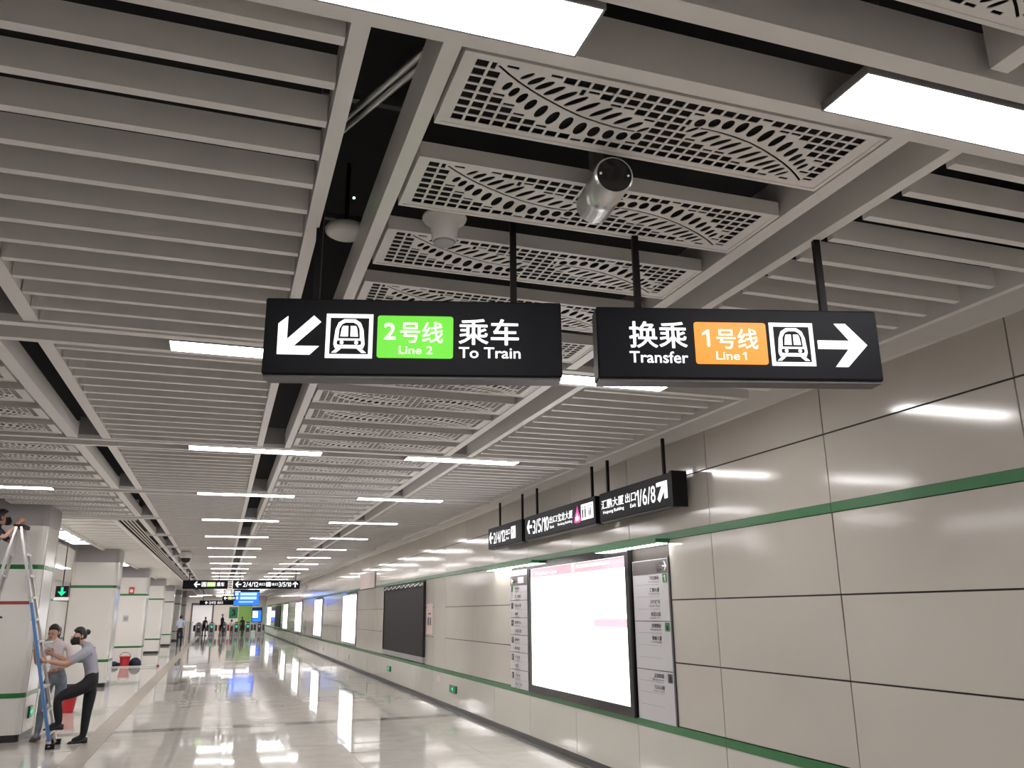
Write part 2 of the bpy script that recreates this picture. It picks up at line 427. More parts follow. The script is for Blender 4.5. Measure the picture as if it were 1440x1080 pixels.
    bx(0, W, 0, fl_, -.005, .001); bx(0, W, D - fl_, D, -.005, .001); bx(0, fl_, fl_, D - fl_, -.005, .001); bx(W - fl_, W, fl_, D - fl_, -.005, .001)
    vs = [bm.verts.new(v) for v in ((tt, tt, .016), (W - tt, tt, .016), (W - tt, D - tt, .016), (tt, D - tt, .016))]
    bm.faces.new(vs).material_index = 1                          # dark felt lining behind the holes
    me.materials.clear()
    bm.to_mesh(me); bm.free()
    me.materials.append(M['white_paint']); me.materials.append(M['void']); me.name = 'pierced_panel'
    return me
PM = panel_mesh()
SLW, SLH, SLP = .040, .105, .2306
slat_l = MB().box(-1.117, .222, 0, SLW, 0, SLH).mesh('slat', M['white_paint'])
slat_r = MB().box(2.552, 3.792, 0, SLW, 0, SLH).mesh('slat', M['white_paint'])
rest_slat = MB()
K0, K1 = -1, 23
L_END = 4                                                       # left pierced strip stops at the lowered ceiling
ns = 0
RAILS = [  # x0, x1 of the underside, height
    (.230, .287, .16), (.505, .562, .19), (2.188, 2.262, .19), (2.456, 2.515, .19), (3.893, 3.938, .16), (-1.206, -1.122, .16), (-1.512, -1.418, .13)]
def rail_mb(x0, x1, h, y0, y1):
    t = .012
    mb = MB().box(x0, x1, y0, y1, 0, .012)
    mb.box(x0, x0 + t, y0, y1, .012, h); mb.box(x1 - t, x1, y0, y1, .012, h)
    return mb
rail_cache = {}
for k in range(K0, K1):
    ys = 2.065 + P * k; ye = 5.185 + P * k
    for i, (x0, x1, h) in enumerate(RAILS):
        if i not in rail_cache: rail_cache[i] = rail_mb(x0, x1, h, .002, P - .412).mesh('rail', M['rail'])
        link('rail', rail_cache[i], ce, (0, ys, CZ))
    # boards either side of the light slot
    xl = -3.6 if k < 4 else -1.62
    for y0, bw in ((ye + .035, .072), (ye + .348, .065)):
        if y0 < 0: continue
        obj('cross_board', MB().box(xl, 3.938, y0, y0 + bw, CZ - .001, CZ + .17), M['rail'], ce)
    # slats
    for j in range(14):
        y = 2.14 + SLP * j + P * k
        for me, xs in ((slat_l, (-1.117, .222)), (slat_r, (2.552, 3.792))):
            if ns < 296 and y > .2: link('slat', me, ce, (0, y, CZ)); ns += 1
            else: rest_slat.box(xs[0], xs[1], y, y + SLW, CZ, CZ + SLH)
    for j in range(5):
        y = 2.078 + .635 * j + P * k
        link('pierced_panel', PM, ce, (.576, y, CZ))
        if 0 <= k < 4: link('pierced_panel', PM, ce, (-3.122, y, CZ))
    if 0 <= k < 4: obj('rail', rail_mb(-3.22, -3.125, .2, ys + .002, ye), M['rail'], ce)
    # hangers in the dark gaps
    if k >= 0:
        for x0, x1 in ((.29, .50), (-1.416, -1.21), (2.265, 2.45)):
            obj('gap_board', MB().box(x0, x1, ye - .02, ye - .012, CZ + .03, CZ + .2), M['grey'], ce)
o = obj('slat_field', rest_slat, M['white_paint'], ce); o['kind'] = 'stuff'
# edge trim against the right wall
obj('edge_trim', MB().box(3.939, 4.18, -16, Y_END + 4, 3.56, 3.575).box(4.172, 4.182, -16, Y_END + 4, CZ, 3.56).box(4.172, WX - .001, -16, Y_END + 4, CZ - .012, CZ), M['rail'], ce)
# lowered side hall ceiling beyond Y=16.2 on the left
obj('fascia', MB().box(-7.6, -1.53, 16.24, 16.30, CZ - .02, CZ + .35), M['rail'], ce)
mbp = [0]
y = 16.36
while y < 66:                                                    # shallow bowed boards with open joints
    n, vs = 6, []
    for i in range(n + 1):
        t = i / n; yy = y + .565 * t; zz = CZ + .008 + .030 * (1 - (2 * t - 1) ** 2)
        vs += [(-2.96, yy, zz), (-1.95, yy, zz), (-2.96, yy, zz + .015), (-1.95, yy, zz + .015)]
    mb = MB(); mb.sm = False
    fs = []
    for i in range(n): a = 4 * i; fs += [(a, a + 4, a + 5, a + 1), (a + 2, a + 3, a + 7, a + 6), (a, a + 2, a + 6, a + 4), (a + 1, a + 5, a + 7, a + 3)]
    fs += [(0, 1, 3, 2), (4 * n, 4 * n + 2, 4 * n + 3, 4 * n + 1)]
    obj('ceiling_board', mb.add(vs, fs), M['column'], ce)
    y += .62
obj('ceiling_board', MB().box(-7.6, -3.72, 16.3, Y_END + 4, CZ, CZ + .02), M['column'], ce)
obj('ceiling_board', MB().box(-7.6, -3.8, -16, 16.24, CZ + .05, CZ + .07), M['darkgrey'], ce)
obj('edge_trim', MB().box(-1.955, -1.865, 16.3, Y_END, CZ - .012, CZ + .08), M['rail'], ce)
obj('edge_trim', MB().box(-3.05, -2.965, 16.3, 66, CZ - .012, CZ + .08), M['rail'], ce)
for x in (-1.80, -1.735, -1.67, -1.605): obj('diffuser_blade', MB().box(x - .011, x + .011, 16.31, Y_END, CZ - .004, CZ + .006), M['rail'], ce)
obj('diffuser_box', MB().box(-1.86, -1.53, 16.31, Y_END, CZ + .06, CZ + .07).box(-1.866, -1.86, 16.31, Y_END, CZ + .0, CZ + .07).box(-1.53, -1.524, 16.31, Y_END, CZ + .0, CZ + .07), M['void'], ce)
# grid between the columns with its square lights
for kk in range(4):
    y0 = 15.8 + 9.85 * kk
    for y in [y0 + .35 * i for i in range(24)]: obj('grid_bar', MB().box(-3.70, -3.06, y, y + .03, CZ, CZ + .08), M['grey'], ce)
    obj('grid_bar', MB().box(-3.70, -3.665, y0, y0 + 8.4, CZ, CZ + .08).box(-3.5, -3.47, y0, y0 + 8.4, CZ, CZ + .08).box(-3.08, -3.05, y0, y0 + 8.4, CZ, CZ + .08), M['grey'], ce)

# ---------------------------------------------------------------- columns
ORD = ['first', 'second', 'third', 'fourth', 'fifth', 'sixth', 'seventh', 'eighth', 'ninth', 'tenth', 'eleventh', 'twelfth', 'thirteenth', 'fourteenth', 'fifteenth', 'sixteenth', 'seventeenth', 'eighteenth', 'nineteenth', 'twentieth', 'twenty-first', 'twenty-second', 'twenty-third', 'twenty-fourth', 'twenty-fifth', 'twenty-sixth']
def rrect(x0, x1, y0, y1, r, n=4):
    pts = []
    for cx, cy, a in ((x1 - r, y0 + r, -90), (x1 - r, y1 - r, 0), (x0 + r, y1 - r, 90), (x0 + r, y0 + r, 180)):
        for i in range(n + 1): t = R(a + 90 * i / n); pts.append((cx + r * math.cos(t), cy + r * math.sin(t)))
    return pts
CX0, CX1 = -3.68, -2.60
for k in range(7):
    y0 = 14.42 + 9.85 * k; dY = 1.12
    lab = ['white column nearest the viewer, beside the tall stepladder', 'second white column, behind the two people at the ladder', 'third white column with the red bucket standing at its foot'][k] if k < 3 else ORD[k] + ' white column of the row along the left side'
    c = thing('column', lab, 'column', ((CX0 + CX1) / 2, y0 + dY / 2, 0), 0, 'columns along the left side', 'structure')
    hx, hy = (CX1 - CX0) / 2, dY / 2
    obj('plinth', MB().poly_xy(rrect(-hx + .01, hx - .01, -hy + .01, hy - .01, .09), 0, .10), M['base'], c)
    for z0, z1 in ((.10, .60), (.668, 2.43), (2.498, 3.08)):
        obj('panel', MB().poly_xy(rrect(-hx, hx, -hy, hy, .10), z0, z1), M['column'], c)
    for z0 in (.601, 2.431): obj('green_stripe', MB().poly_xy(rrect(-hx - .004, hx + .004, -hy - .004, hy + .004, .10), z0, z0 + .066), M['green'], c)
    obj('collar', MB().poly_xy(rrect(-hx - .006, hx + .006, -hy - .006, hy + .006, .10), 3.082, CZ + .3), M['collar'], c)
    for sx in (-1, 1):
        obj('corner_trim', MB().box(hx - .012, hx + .008, sx * (hy - .14) - .012, sx * (hy - .14) + .012, .1, 3.08), M['steel'], c)

# ================================================================ CEILING LIGHTS
def ceiling_light(x0, x1, y0, label, group, lat=None):
    t = thing('ceiling_light', label, 'ceiling light', ((x0 + x1) / 2, y0 + .105, CZ), 0, group)
    h = (x1 - x0) / 2
    mb = MB().box(-h - .008, -h, -.112, .112, -.004, .020).box(h, h + .008, -.112, .112, -.004, .020).box(-h, h, -.112, -.105, -.004, .020).box(-h, h, .105, .112, -.004, .020).box(-h - .008, h + .008, -.112, .112, .020, .026)
    obj('housing', mb, M['grey'], t)
    obj('diffuser', MB().box(-h, h, -.105, .105, -.003, .018), M['light'], t)
    for s in (-.7, .7): obj('hanger', MB().box(s * h - .004, s * h + .004, -.004, .004, .026, .75), M['darkgrey'], t)
    return t
for k in range(-5, 24):
    y0 = 1.79 + P * k
    for s, (a, b) in (('over the near left slats', (-.425, .900)), ('over the right slats', (1.83, 3.12))):
        if k < 0: lab = 'bright ceiling light panel behind the viewer ' + s + ', ' + ORD[-k - 1] + ' row back'
        else: lab = ('left' if a < 0 else 'right') + ' bright white light bar of the pair in the ' + ORD[k] + ' row from the viewer'
        if k > 11: lab = 'added unseen fill light, recessed ' + lab
        t = ceiling_light(a, b, y0, lab, 'light bars of the two central rows')
        if k > 11: t.location.z += .085                          # rows added to light the far hall, raised out of sight behind the boards
ceiling_light(-3.55, -2.255, 1.79 + P * 3, 'white light bar among the pierced panels at the left edge, above the ladder', None)
n = 0
for kk in range(4):
    for i in range(5):
        y0 = 16.9 + 9.85 * kk + 1.25 * i
        n += 1
        t = thing('downlight', 'square white light in the grey grid, ' + ORD[i] + ' behind the ' + ORD[kk] + ' column', 'ceiling light', (-3.285, y0, CZ + .05), 0, 'square lights between the columns')
        obj('housing', MB().box(-.17, .17, -.44, .44, .012, .06), M['rail'], t)
        obj('diffuser', MB().box(-.155, .155, -.42, .42, -.05, .014), M['light_side'], t)
for kk in range(7):
    t = thing('ceiling_light', 'light panel over the side hall behind the columns, ' + ORD[kk] + ' along', 'ceiling light', (-5.4, 12 + 7 * kk, CZ - .012), 0, 'lights of the side hall')
    obj('housing', MB().box(-.17, .17, -1.25, 1.25, 0, .01), M['rail'], t)
    obj('diffuser', MB().box(-.15, .15, -1.2, 1.2, -.006, 0), M['light_side'], t)

def numerals(parent, body, x0, x1, z0, z1, m, y=-.004, bold=.006):
    """figures and slashes; a one gets its flag"""
    adv = {'1': .62, '/': .62, ' ': .4}
    tot = sum(adv.get(c, 1.0) for c in body); u = (x1 - x0) / tot; x = x0; h = z1 - z0
    for c in body:
        a = adv.get(c, 1.0) * u
        if c == '1':
            w = .30 * u; b = x + a * .86
            obj('numeral', MB().poly_xz([(b - w * .62, z0), (b, z0), (b, z1), (b - w * .55, z1), (x + a * .08, z1 - h * .20), (x + a * .08, z1 - h * .33), (b - w * .62, z1 - h * .21)], y, y + .003), m, parent)
        elif c != ' ': text(parent, c, x + a * .07, x + a * .93, z0, z1, m, y, bold, 'numeral')
        x += a
# ================================================================ HANGING SIGNS
def arc(cx, cz, r, a0, a1, n): return [(cx + r * math.cos(R(a0 + (a1 - a0) * i / n)), cz + r * math.sin(R(a0 + (a1 - a0) * i / n))) for i in range(n + 1)]
def rr_xz(x0, x1, z0, z1, r, n=4): return arc(x1 - r, z0 + r, r, -90, 0, n) + arc(x1 - r, z1 - r, r, 0, 90, n) + arc(x0 + r, z1 - r, r, 90, 180, n) + arc(x0 + r, z0 + r, r, 180, 270, n)
def train_icon(parent, x0, x1, z0, z1, name='train_pictogram'):
    """white framed pictogram of a train front, in metres on the sign face"""
    w, h = x1 - x0, z1 - z0
    X = lambda a: x0 + a * w
    Z = lambda a: z0 + a * h
    mb = MB(); t = .085
    for b in ((0, 1, 0, t), (0, 1, 1 - t, 1), (0, t, t, 1 - t), (1 - t, 1, t, 1 - t)): mb.poly_xz([(X(b[0]), Z(b[2])), (X(b[1]), Z(b[2])), (X(b[1]), Z(b[3])), (X(b[0]), Z(b[3]))], -.004, 0)
    # car body
    body = [(.17, .30), (.20, .22), (.80, .22), (.83, .30), (.83, .34), (.80, .64), (.74, .80), (.62, .88), (.38, .88), (.26, .80), (.20, .64), (.17, .34)]
    mb.poly_xz([(X(a), Z(b)) for a, b in body], -.004, 0)
    for s in (1, -1):
        leg = [(.5 + s * .17, .21), (.5 + s * .27, .12), (.5 + s * .37, .12), (.5 + s * .27, .21)]
        if s < 0: leg = leg[::-1]
        mb.poly_xz([(X(a), Z(b)) for a, b in leg], -.004, 0)
    mb.cur = 1
    scr = [(.27, .44), (.73, .44), (.715, .66), (.66, .76), (.58, .80), (.42, .80), (.34, .76), (.285, .66)]
    mb.poly_xz([(X(a), Z(b)) for a, b in scr], -.006, -.0041)
    mb.poly_xz([(X(a), Z(b)) for a, b in rr_xz(.24, .76, .295, .39, .03)], -.006, -.0041)
    mb.cur = 0
    for pts in ([(.31, .48), (.475, .48), (.475, .72), (.36, .72), (.335, .66)], [(.525, .48), (.69, .48), (.665, .66), (.64, .72), (.525, .72)]):
        mb.poly_xz([(X(a), Z(b)) for a, b in pts], -.008, -.0061)
    for c in (.345, .655): mb.poly_xz([(X(a), Z(b)) for a, b in arc(c, .342, .042, 0, 330, 11)], -.008, -.0061)
    return obj(name, mb, [M['glow'], M['black']], parent)
def arrow(parent, pts, name='arrow'): return obj(name, MB().poly_xz(pts, -.004, 0), M['glow'], parent)
def arrow_to(parent, cx, cz, size, ang):
    """a solid arrow pointing along ang degrees (0 = local +x)"""
    s = size / 2; t = .20 * size; q = .52 * s
    base = [(-s, -t / 2), (s * .25, -t / 2), (-s * .12 - t * .1, -s * .92), (s * .28, -s * .92), (s, 0), (s * .28, s * .92), (-s * .12 - t * .1, s * .92), (s * .25, t / 2), (-s, t / 2)]
    c, n = math.cos(R(ang)), math.sin(R(ang))
    return arrow(parent, [(cx + x * c - z * n, cz + x * n + z * c) for x, z in base])
def sign_case(label, loc, rz, w, h, d, rods, group, name='hanging_sign', rod_top=CZ + .25, lip=True):
    """root at the lower left front corner; local x along the face, y into the case"""
    t = thing(name, label, 'sign', loc, rz, group)
    mb = MB().bevbox(0, w, 0, d, 0, h, .006)
    obj('case', mb, M['black'], t)
    if lip: obj('bottom_tray', MB().box(.006, w - .006, .012, d - .004, -.012, 0), M['darkgrey'], t)
    for x in rods:
        obj('rod', MB().bar((x, d / 2, h - .002), (x, d / 2, rod_top - loc[2]), .028, .028, (1, 0, 0)), M['rod'], t)
    return t
A = R(-14.6); UX, UY = math.cos(A), math.sin(A); NX, NY = -UY, UX
def on_sign(u, d=3.365): return (u * UX + d * NX, u * UY + d * NY)
# first sign: to train, line 2
x, y = on_sign(-.788)
s1 = sign_case('black lit sign to line 2 trains with green patch', (x, y, 2.712), A, 1.263, .336, .11, [.2, 1.06], 'near pair of hanging signs')
ox, oz = .788, -2.712
S = lambda pts: [(a + ox, b + oz) for a, b in pts]
arrow(s1, S([(-.729, 2.797), (-.594, 2.796), (-.557, 2.834), (-.662, 2.834), (-.5525, 2.942), (-.583, 2.970), (-.691, 2.863), (-.691, 2.966), (-.730, 2.932)]))
train_icon(s1, -.530 + ox, -.334 + ox, 2.783 + oz, 2.979 + oz)
obj('line_patch', MB().poly_xz(rr_xz(-.315 + ox, .007 + ox, 2.786 + oz, 2.975 + oz, .012), -.003, 0), M['glow_green'], s1)
text(s1, '2', -.287 + ox, -.237 + ox, 2.866 + oz, 2.942 + oz, M['glow_line'], -.006, .02)
text(s1, '号线', -.218 + ox, -.036 + ox, 2.853 + oz, 2.948 + oz, M['glow_line'], -.006, .012)
text(s1, 'Line 2', -.222 + ox, -.080 + ox, 2.803 + oz, 2.839 + oz, M['glow_line'], -.006, .008)
text(s1, '乘车', .030 + ox, .289 + ox, 2.848 + oz, 2.967 + oz, M['glow'], -.004, .013)
text(s1, 'To Train', .031 + ox, .295 + ox, 2.789 + oz, 2.838 + oz, M['glow'], -.004, .013)
# second sign: transfer, line 1
x, y = on_sign(.630)
s2 = sign_case('black lit transfer sign to line 1 with orange patch', (x, y, 2.712), A, 1.268, .322, .11, [.20, 1.055], 'near pair of hanging signs')
ox = -.630
text(s2, '换乘', .770 + ox, 1.027 + ox, 2.846 + oz, 2.968 + oz, M['glow'], -.004, .013)
text(s2, 'Transfer', .768 + ox, 1.026 + ox, 2.778 + oz, 2.831 + oz, M['glow'], -.004, .013)
obj('line_patch', MB().poly_xz(rr_xz(1.060 + ox, 1.383 + ox, 2.777 + oz, 2.969 + oz, .012), -.003, 0), M['glow_orange'], s2)
numerals(s2, '1', 1.092 + ox, 1.132 + ox, 2.856 + oz, 2.933 + oz, M['glow_line'], -.006)
text(s2, '号线', 1.156 + ox, 1.342 + ox, 2.846 + oz, 2.940 + oz, M['glow_line'], -.006, .012)
text(s2, 'Line', 1.150 + ox, 1.255 + ox, 2.796 + oz, 2.834 + oz, M['glow_line'], -.006, .008); numerals(s2, '1', 1.268 + ox, 1.288 + ox, 2.797 + oz, 2.832 + oz, M['glow_line'], -.006)
train_icon(s2, 1.399 + ox, 1.596 + ox, 2.773 + oz, 2.971 + oz)
arrow(s2, S([(1.614, 2.853), (1.752, 2.853), (1.685, 2.771), (1.742, 2.771), (1.839, 2.872), (1.748, 2.971), (1.697, 2.971), (1.760, 2.892), (1.614, 2.892)]))
# signs along the right wall (face towards -X)
W90 = R(-90)
def wall_sign(label, y_far, y_near, rods):
    return sign_case(label, (4.0, y_far, 2.71), W90, y_far - y_near, .318, .11, rods, 'exit signs hung along the right wall', rod_top=CZ)
sA = wall_sign('black exit sign for 1/6/8 along the wall, nearest of three', 8.61, 7.0, [.13, 1.42])
text(sA, '汇鹏大厦', .06, .62, .135, .235, M['glow'], -.004, .006)
text(sA, 'Huipeng Building', .10, .62, .07, .115, M['glow'], -.004, .006)
text(sA, '出口', .66, .90, .135, .235, M['glow'], -.004, .006)
text(sA, 'Exit', .77, .90, .075, .115, M['glow'], -.004, .006)
numerals(sA, '1/6/8', .91, 1.33, .065, .235, M['glow'], -.004, .006)
mbA = [(1.36, .095), (1.40, .06), (1.50, .165), (1.50, .085), (1.56, .085), (1.56, .255), (1.35, .255), (1.35, .215), (1.455, .215)]
arrow(sA, [(x, z - .005) for x, z in mbA])
obj('end_bracket', MB().box(1.61, 1.66, -.004, .16, -.01, .33), M['rod'], sA)
sB = wall_sign('black exit sign for 3/5/10 along the wall, middle of three', 11.13, 8.73, [.36, 2.22])
arrow_to(sB, .19, .17, .20, 180)
numerals(sB, '3/5/10', .32, .94, .06, .245, M['glow'], -.004, .006)
text(sB, '出口', .96, 1.22, .14, .23, M['glow'], -.004, .006)
text(sB, 'Exit', .98, 1.12, .075, .11, M['glow'], -.004, .006)
text(sB, '宝龙大厦', 1.25, 1.74, .135, .235, M['glow'], -.004, .006)
text(sB, 'Baolong Building', 1.25, 1.72, .075, .115, M['glow'], -.004, .006)
em = MB(); em.poly_xz([(1.78, .075), (1.82, .06), (1.95, .06), (1.99, .08), (1.96, .14), (1.92, .19), (1.885, .265), (1.85, .19), (1.805, .14)], -.004, 0)
em.cur = 1; em.poly_xz([(1.84, .085), (1.93, .085), (1.945, .125), (1.90, .135), (1.885, .175), (1.865, .135), (1.825, .125)], -.006, -.0041)
obj('emblem', em, [M['glow_magenta'], M['glow']], sB)
def facility_icon(parent, x0, x1, z0, z1, kind):
    mb = MB(); mb.poly_xz([(x0, z0), (x1, z0), (x1, z1), (x0, z1)], -.004, 0); mb.cur = 1
    w, h = x1 - x0, z1 - z0
    def q(a, b, c, d): mb.poly_xz([(x0 + a * w, z0 + c * h), (x0 + b * w, z0 + c * h), (x0 + b * w, z0 + d * h), (x0 + a * w, z0 + d * h)], -.006, -.0041)
    def disc(a, b, r): mb.poly_xz([(x0 + a * w + r * h * math.cos(R(t)), z0 + b * h + r * h * math.sin(R(t))) for t in range(0, 360, 36)], -.006, -.0041)
    if kind == 'people':                                         # two standing figures and a divider
        q(.48, .52, .12, .88)
        for c in (.28, .73): disc(c, .78, .07); q(c - .10, c + .10, .40, .68); q(c - .09, c - .01, .14, .40); q(c + .01, c + .09, .14, .40)
    elif kind == 'stairs':                                       # an escalator flight
        for i in range(4): q(.18 + .15 * i, .86, .16 + .13 * i, .20 + .13 * i)
        disc(.34, .74, .08); q(.27, .42, .45, .65)
    else:                                                        # a lift
        q(.14, .18, .12, .80); q(.82, .86, .12, .80); q(.14, .86, .80, .84); disc(.36, .62, .06); q(.29, .43, .2, .54); disc(.63, .62, .06); q(.56, .70, .2, .54)
    return obj('pictogram', mb, [M['glow'], M['black']], parent)
facility_icon(sB, 2.00, 2.17, .075, .26, 'people'); facility_icon(sB, 2.175, 2.345, .075, .26, 'lift')
sC = wall_sign('black exit sign for 2/4/12 along the wall, farthest of three', 12.88, 11.27, [.45, 1.50])
arrow_to(sC, .16, .165, .19, 180)
numerals(sC, '2/4/12', .29, .88, .065, .235, M['glow'], -.004, .006)
text(sC, '出口', .89, 1.10, .145, .23, M['glow'], -.004, .006)
text(sC, 'Exit', .92, 1.05, .08, .115, M['glow'], -.004, .006)
facility_icon(sC, 1.15, 1.34, .075, .25, 'stairs')
# far pair across the concourse
f1 = sign_case('distant hanging sign with left arrow and pale green patch', (-1.44, 35.3, 2.71), 0, 1.66, .32, .12, [.22, 1.32], 'distant pair of hanging signs')
arrow_to(f1, .52, .165, .23, 180)
train_icon(f1, .69, .86, .08, .25)
obj('line_patch', MB().poly_xz(rr_xz(.89, 1.20, .08, .25, .012), -.003, 0), M['glow_pale'], f1)
text(f1, '2号线', .93, 1.16, .13, .23, M['glow_line'], -.006, .006)
text(f1, '乘车', 1.25, 1.53, .085, .25, M['glow'], -.004, .006)
f2 = sign_case('distant hanging exit sign for 2/4/12 and 3/5/10', (.41, 35.3, 2.71), 0, 2.57, .32, .12, [.25, 2.40], 'distant pair of hanging signs')
arrow_to(f2, .20, .165, .23, 180)
numerals(f2, '2/4/12', .37, .97, .075, .255, M['glow'], -.004, .006)
text(f2, '出口', .99, 1.22, .12, .23, M['glow'], -.004, .006)
facility_icon(f2, 1.26, 1.44, .085, .25, 'stairs')
text(f2, '出口', 1.48, 1.72, .12, .23, M['glow'], -.004, .006)
numerals(f2, '3/5/10', 1.74, 2.24, .075, .255, M['glow'], -.004, .006)
arrow_to(f2, 2.39, .165, .22, 90)
fb = thing('sign_bracket', 'grey striped box hung between the two distant signs', 'sign bracket', (.245, 35.3, 2.68))
obj('body', MB().box(0, .14, 0, .12, 0, .34), M['plastic'], fb)
for z in (.06, .15, .24): obj('band', MB().box(-.003, .143, -.004, .124, z, z + .03), M['darkgrey'], fb)
# farther signs and the blue display
f3 = sign_case('small far sign with white left arrow, under the distant pair', (.10, 60, 2.62), 0, .85, .30, .12, [.1, .75], 'far signs beyond the distant pair', rod_top=CZ)
arrow_to(f3, .2, .15, .22, 180); obj('line_patch', MB().poly_xz(rr_xz(.36, .60, .06, .24, .012), -.003, 0), M['glow_pale'], f3); text(f3, '乘车', .63, .80, .07, .23, M['glow'], -.004, .006)
f4 = sign_case('low far sign with white lettering left of the blue display', (-1.35, 62, 2.36), 0, 2.2, .30, .12, [.2, 2.0], 'far signs beyond the distant pair', rod_top=CZ)
arrow_to(f4, .45, .15, .2, 180); numerals(f4, '2/4/12', .62, 1.05, .07, .23, M['glow'], -.004, .006); text(f4, '出口', 1.15, 1.5, .07, .23, M['glow'], -.004, .006)
bd = thing('information_display', 'large lit blue information display hung far down the hall', 'display', (.82, 61, 2.30))
obj('case', MB().box(0, 1.68, 0, .14, 0, 1.02), M['black'], bd)
obj('screen', MB().box(.02, 1.66, -.006, 0, .03, .90), M['screen_blue'], bd)
for z0, z1, a, b in ((.66, .84, .42, 1.5), (.40, .58, .42, 1.5), (.20, .27, .35, 1.3), (.86, .95, .02, .42)): obj('text_row', MB().box(a, b, -.010, -.006, z0, z1), M['screen_pale'], bd)
for z in (.66, .40): obj('row_mark', MB().box(.08, .30, -.010, -.006, z, z + .18), M['screen_pale'], bd)
for x in (.3, 1.4): obj('rod', MB().bar((x, .07, 1.02), (x, .07, 1.09), .03, .03, (1, 0, 0)), M['rod'], bd)

# ================================================================ RIGHT WALL FITTINGS
def wall_thing(name, label, cat, y_far, z, group=None, x=WX): return thing(name, label, cat, (x, y_far, z), W90, group)
# big light box; local x runs towards the viewer, y into the wall, z up
lb = wall_thing('advertising_lightbox', 'large blank glowing poster box in black frame on right wall', 'lightbox', 11.57, .665, 'lightboxes on the right wall')
Wd, Hh = 3.25, 1.755
obj('frame', MB().box(0, .11, -.05, .03, 0, Hh).box(Wd - .085, Wd, -.05, .03, 0, Hh).box(.11, Wd - .085, -.05, .03, 0, .10).box(.11, Wd - .085, -.05, .03, 1.665, Hh), M['blackgloss'], lb)
obj('screen', MB().box(.11, Wd - .085, -.028, .03, .10, 1.665), M['poster'], lb)
obj('printed_band', MB().box(.13, Wd - .087, -.030, -.028, 1.545, 1.663), M['poster_band'], lb)
for a, b, z0, z1 in ((.35, 1.1, 1.575, 1.60), (1.62, 1.70, 1.565, 1.65), (1.78, 2.75, 1.60, 1.635)): obj('printed_line', MB().box(a, b, -.032, -.030, z0, z1), M['poster'], lb)
obj('printed_bar', MB().box(2.25, Wd - .087, -.030, -.028, .90, .99), M['poster_bar'], lb)
for y_far, y_near, lab in ((13.25, 11.05, 'green topped canopy lamp over the left directory panel'), (8.95, 7.46, 'green topped canopy lamp over the right directory panel')):
    c = wall_thing('canopy_light', lab, 'wall light', y_far, 2.385)
    w = y_far - y_near
    obj('canopy', MB().poly_xz([(0, .012), (w, .012), (w, .055), (0, .055)], -.16, -.007), M['green'], c)
    obj('shade', MB().box(0, w, -.165, -.160, .004, .055), M['green'], c)
    obj('diffuser', MB().box(.02, w - .02, -.15, -.02, .004, .012), M['canopy'], c)
# right directory
rp = wall_thing('directory_panel', 'silver directory of exits 1, 6 and 8 right of the lightbox', 'directory', 8.285, .672, 'directories beside the lightbox')
rw = .765
obj('board', MB().box(0, rw, -.014, -.001, 0, 1.582), M['silver'], rp)
obj('side_edge', MB().box(rw, rw + .025, -.016, -.001, 0, 1.60), M['darkgrey'], rp)
obj('header', MB().box(.01, rw - .01, -.016, -.014, 1.435, 1.575), M['header'], rp)
text(rp, '出口', .55, .655, 1.51, 1.555, M['printw'], -.018, .02); text(rp, 'Exit', .55, .64, 1.455, 1.495, M['printw'], -.018, .02)
obj('arrow', MB().poly_xz([(x, z) for x, z in [(.665, 1.50), (.72, 1.50), (.695, 1.46), (.712, 1.46), (.75, 1.507), (.712, 1.555), (.695, 1.555), (.72, 1.514), (.665, 1.514)]], -.018, -.016), M['printw'], rp)
for z in (.966, .49): obj('rule', MB().box(.01, rw - .01, -.0155, -.014, z - .004, z + .004), M['print'], rp)
for z in (1.33, 1.21, 1.085, .85, .73, .61, .38, .27, .15): obj('rule', MB().box(.06, rw - .2, -.015, -.014, z - .0015, z + .0015), M['silverline'], rp)
for num, z, m in (('1', 1.345, 'signgreen'), ('6', .87, 'signgreen'), ('8', .385, 'darkgrey')):
    pl = obj('number_plate', MB().box(.655, .745, -.017, -.014, z, z + .085), M[m], rp)
    numerals(pl, num, .680, .720, z + .012, z + .073, M['printw'], -.0195, .01)
for z, zh, en in ((1.375, '天虹商场', 'Tianhong Shopping'), (1.255, '汇鹏大厦', 'Huipeng Building'), (1.135, '太平洋广场', 'Pacific Plaza'), (1.015, '桂园公园', 'Guiyuan Park'), (.90, '深港国际', 'Shengang Intl'), (.78, '锦峰大厦', 'Jinfeng Building'), (.42, '深港家园', 'Shengang Homes'), (.31, '江头公园', 'Jiangtou Park')):
    text(rp, zh, .37, .575, z, z + .042, M['print'], -.0155, .01); text(rp, en, .34, .575, z - .028, z - .008, M['print'], -.0155, .0)
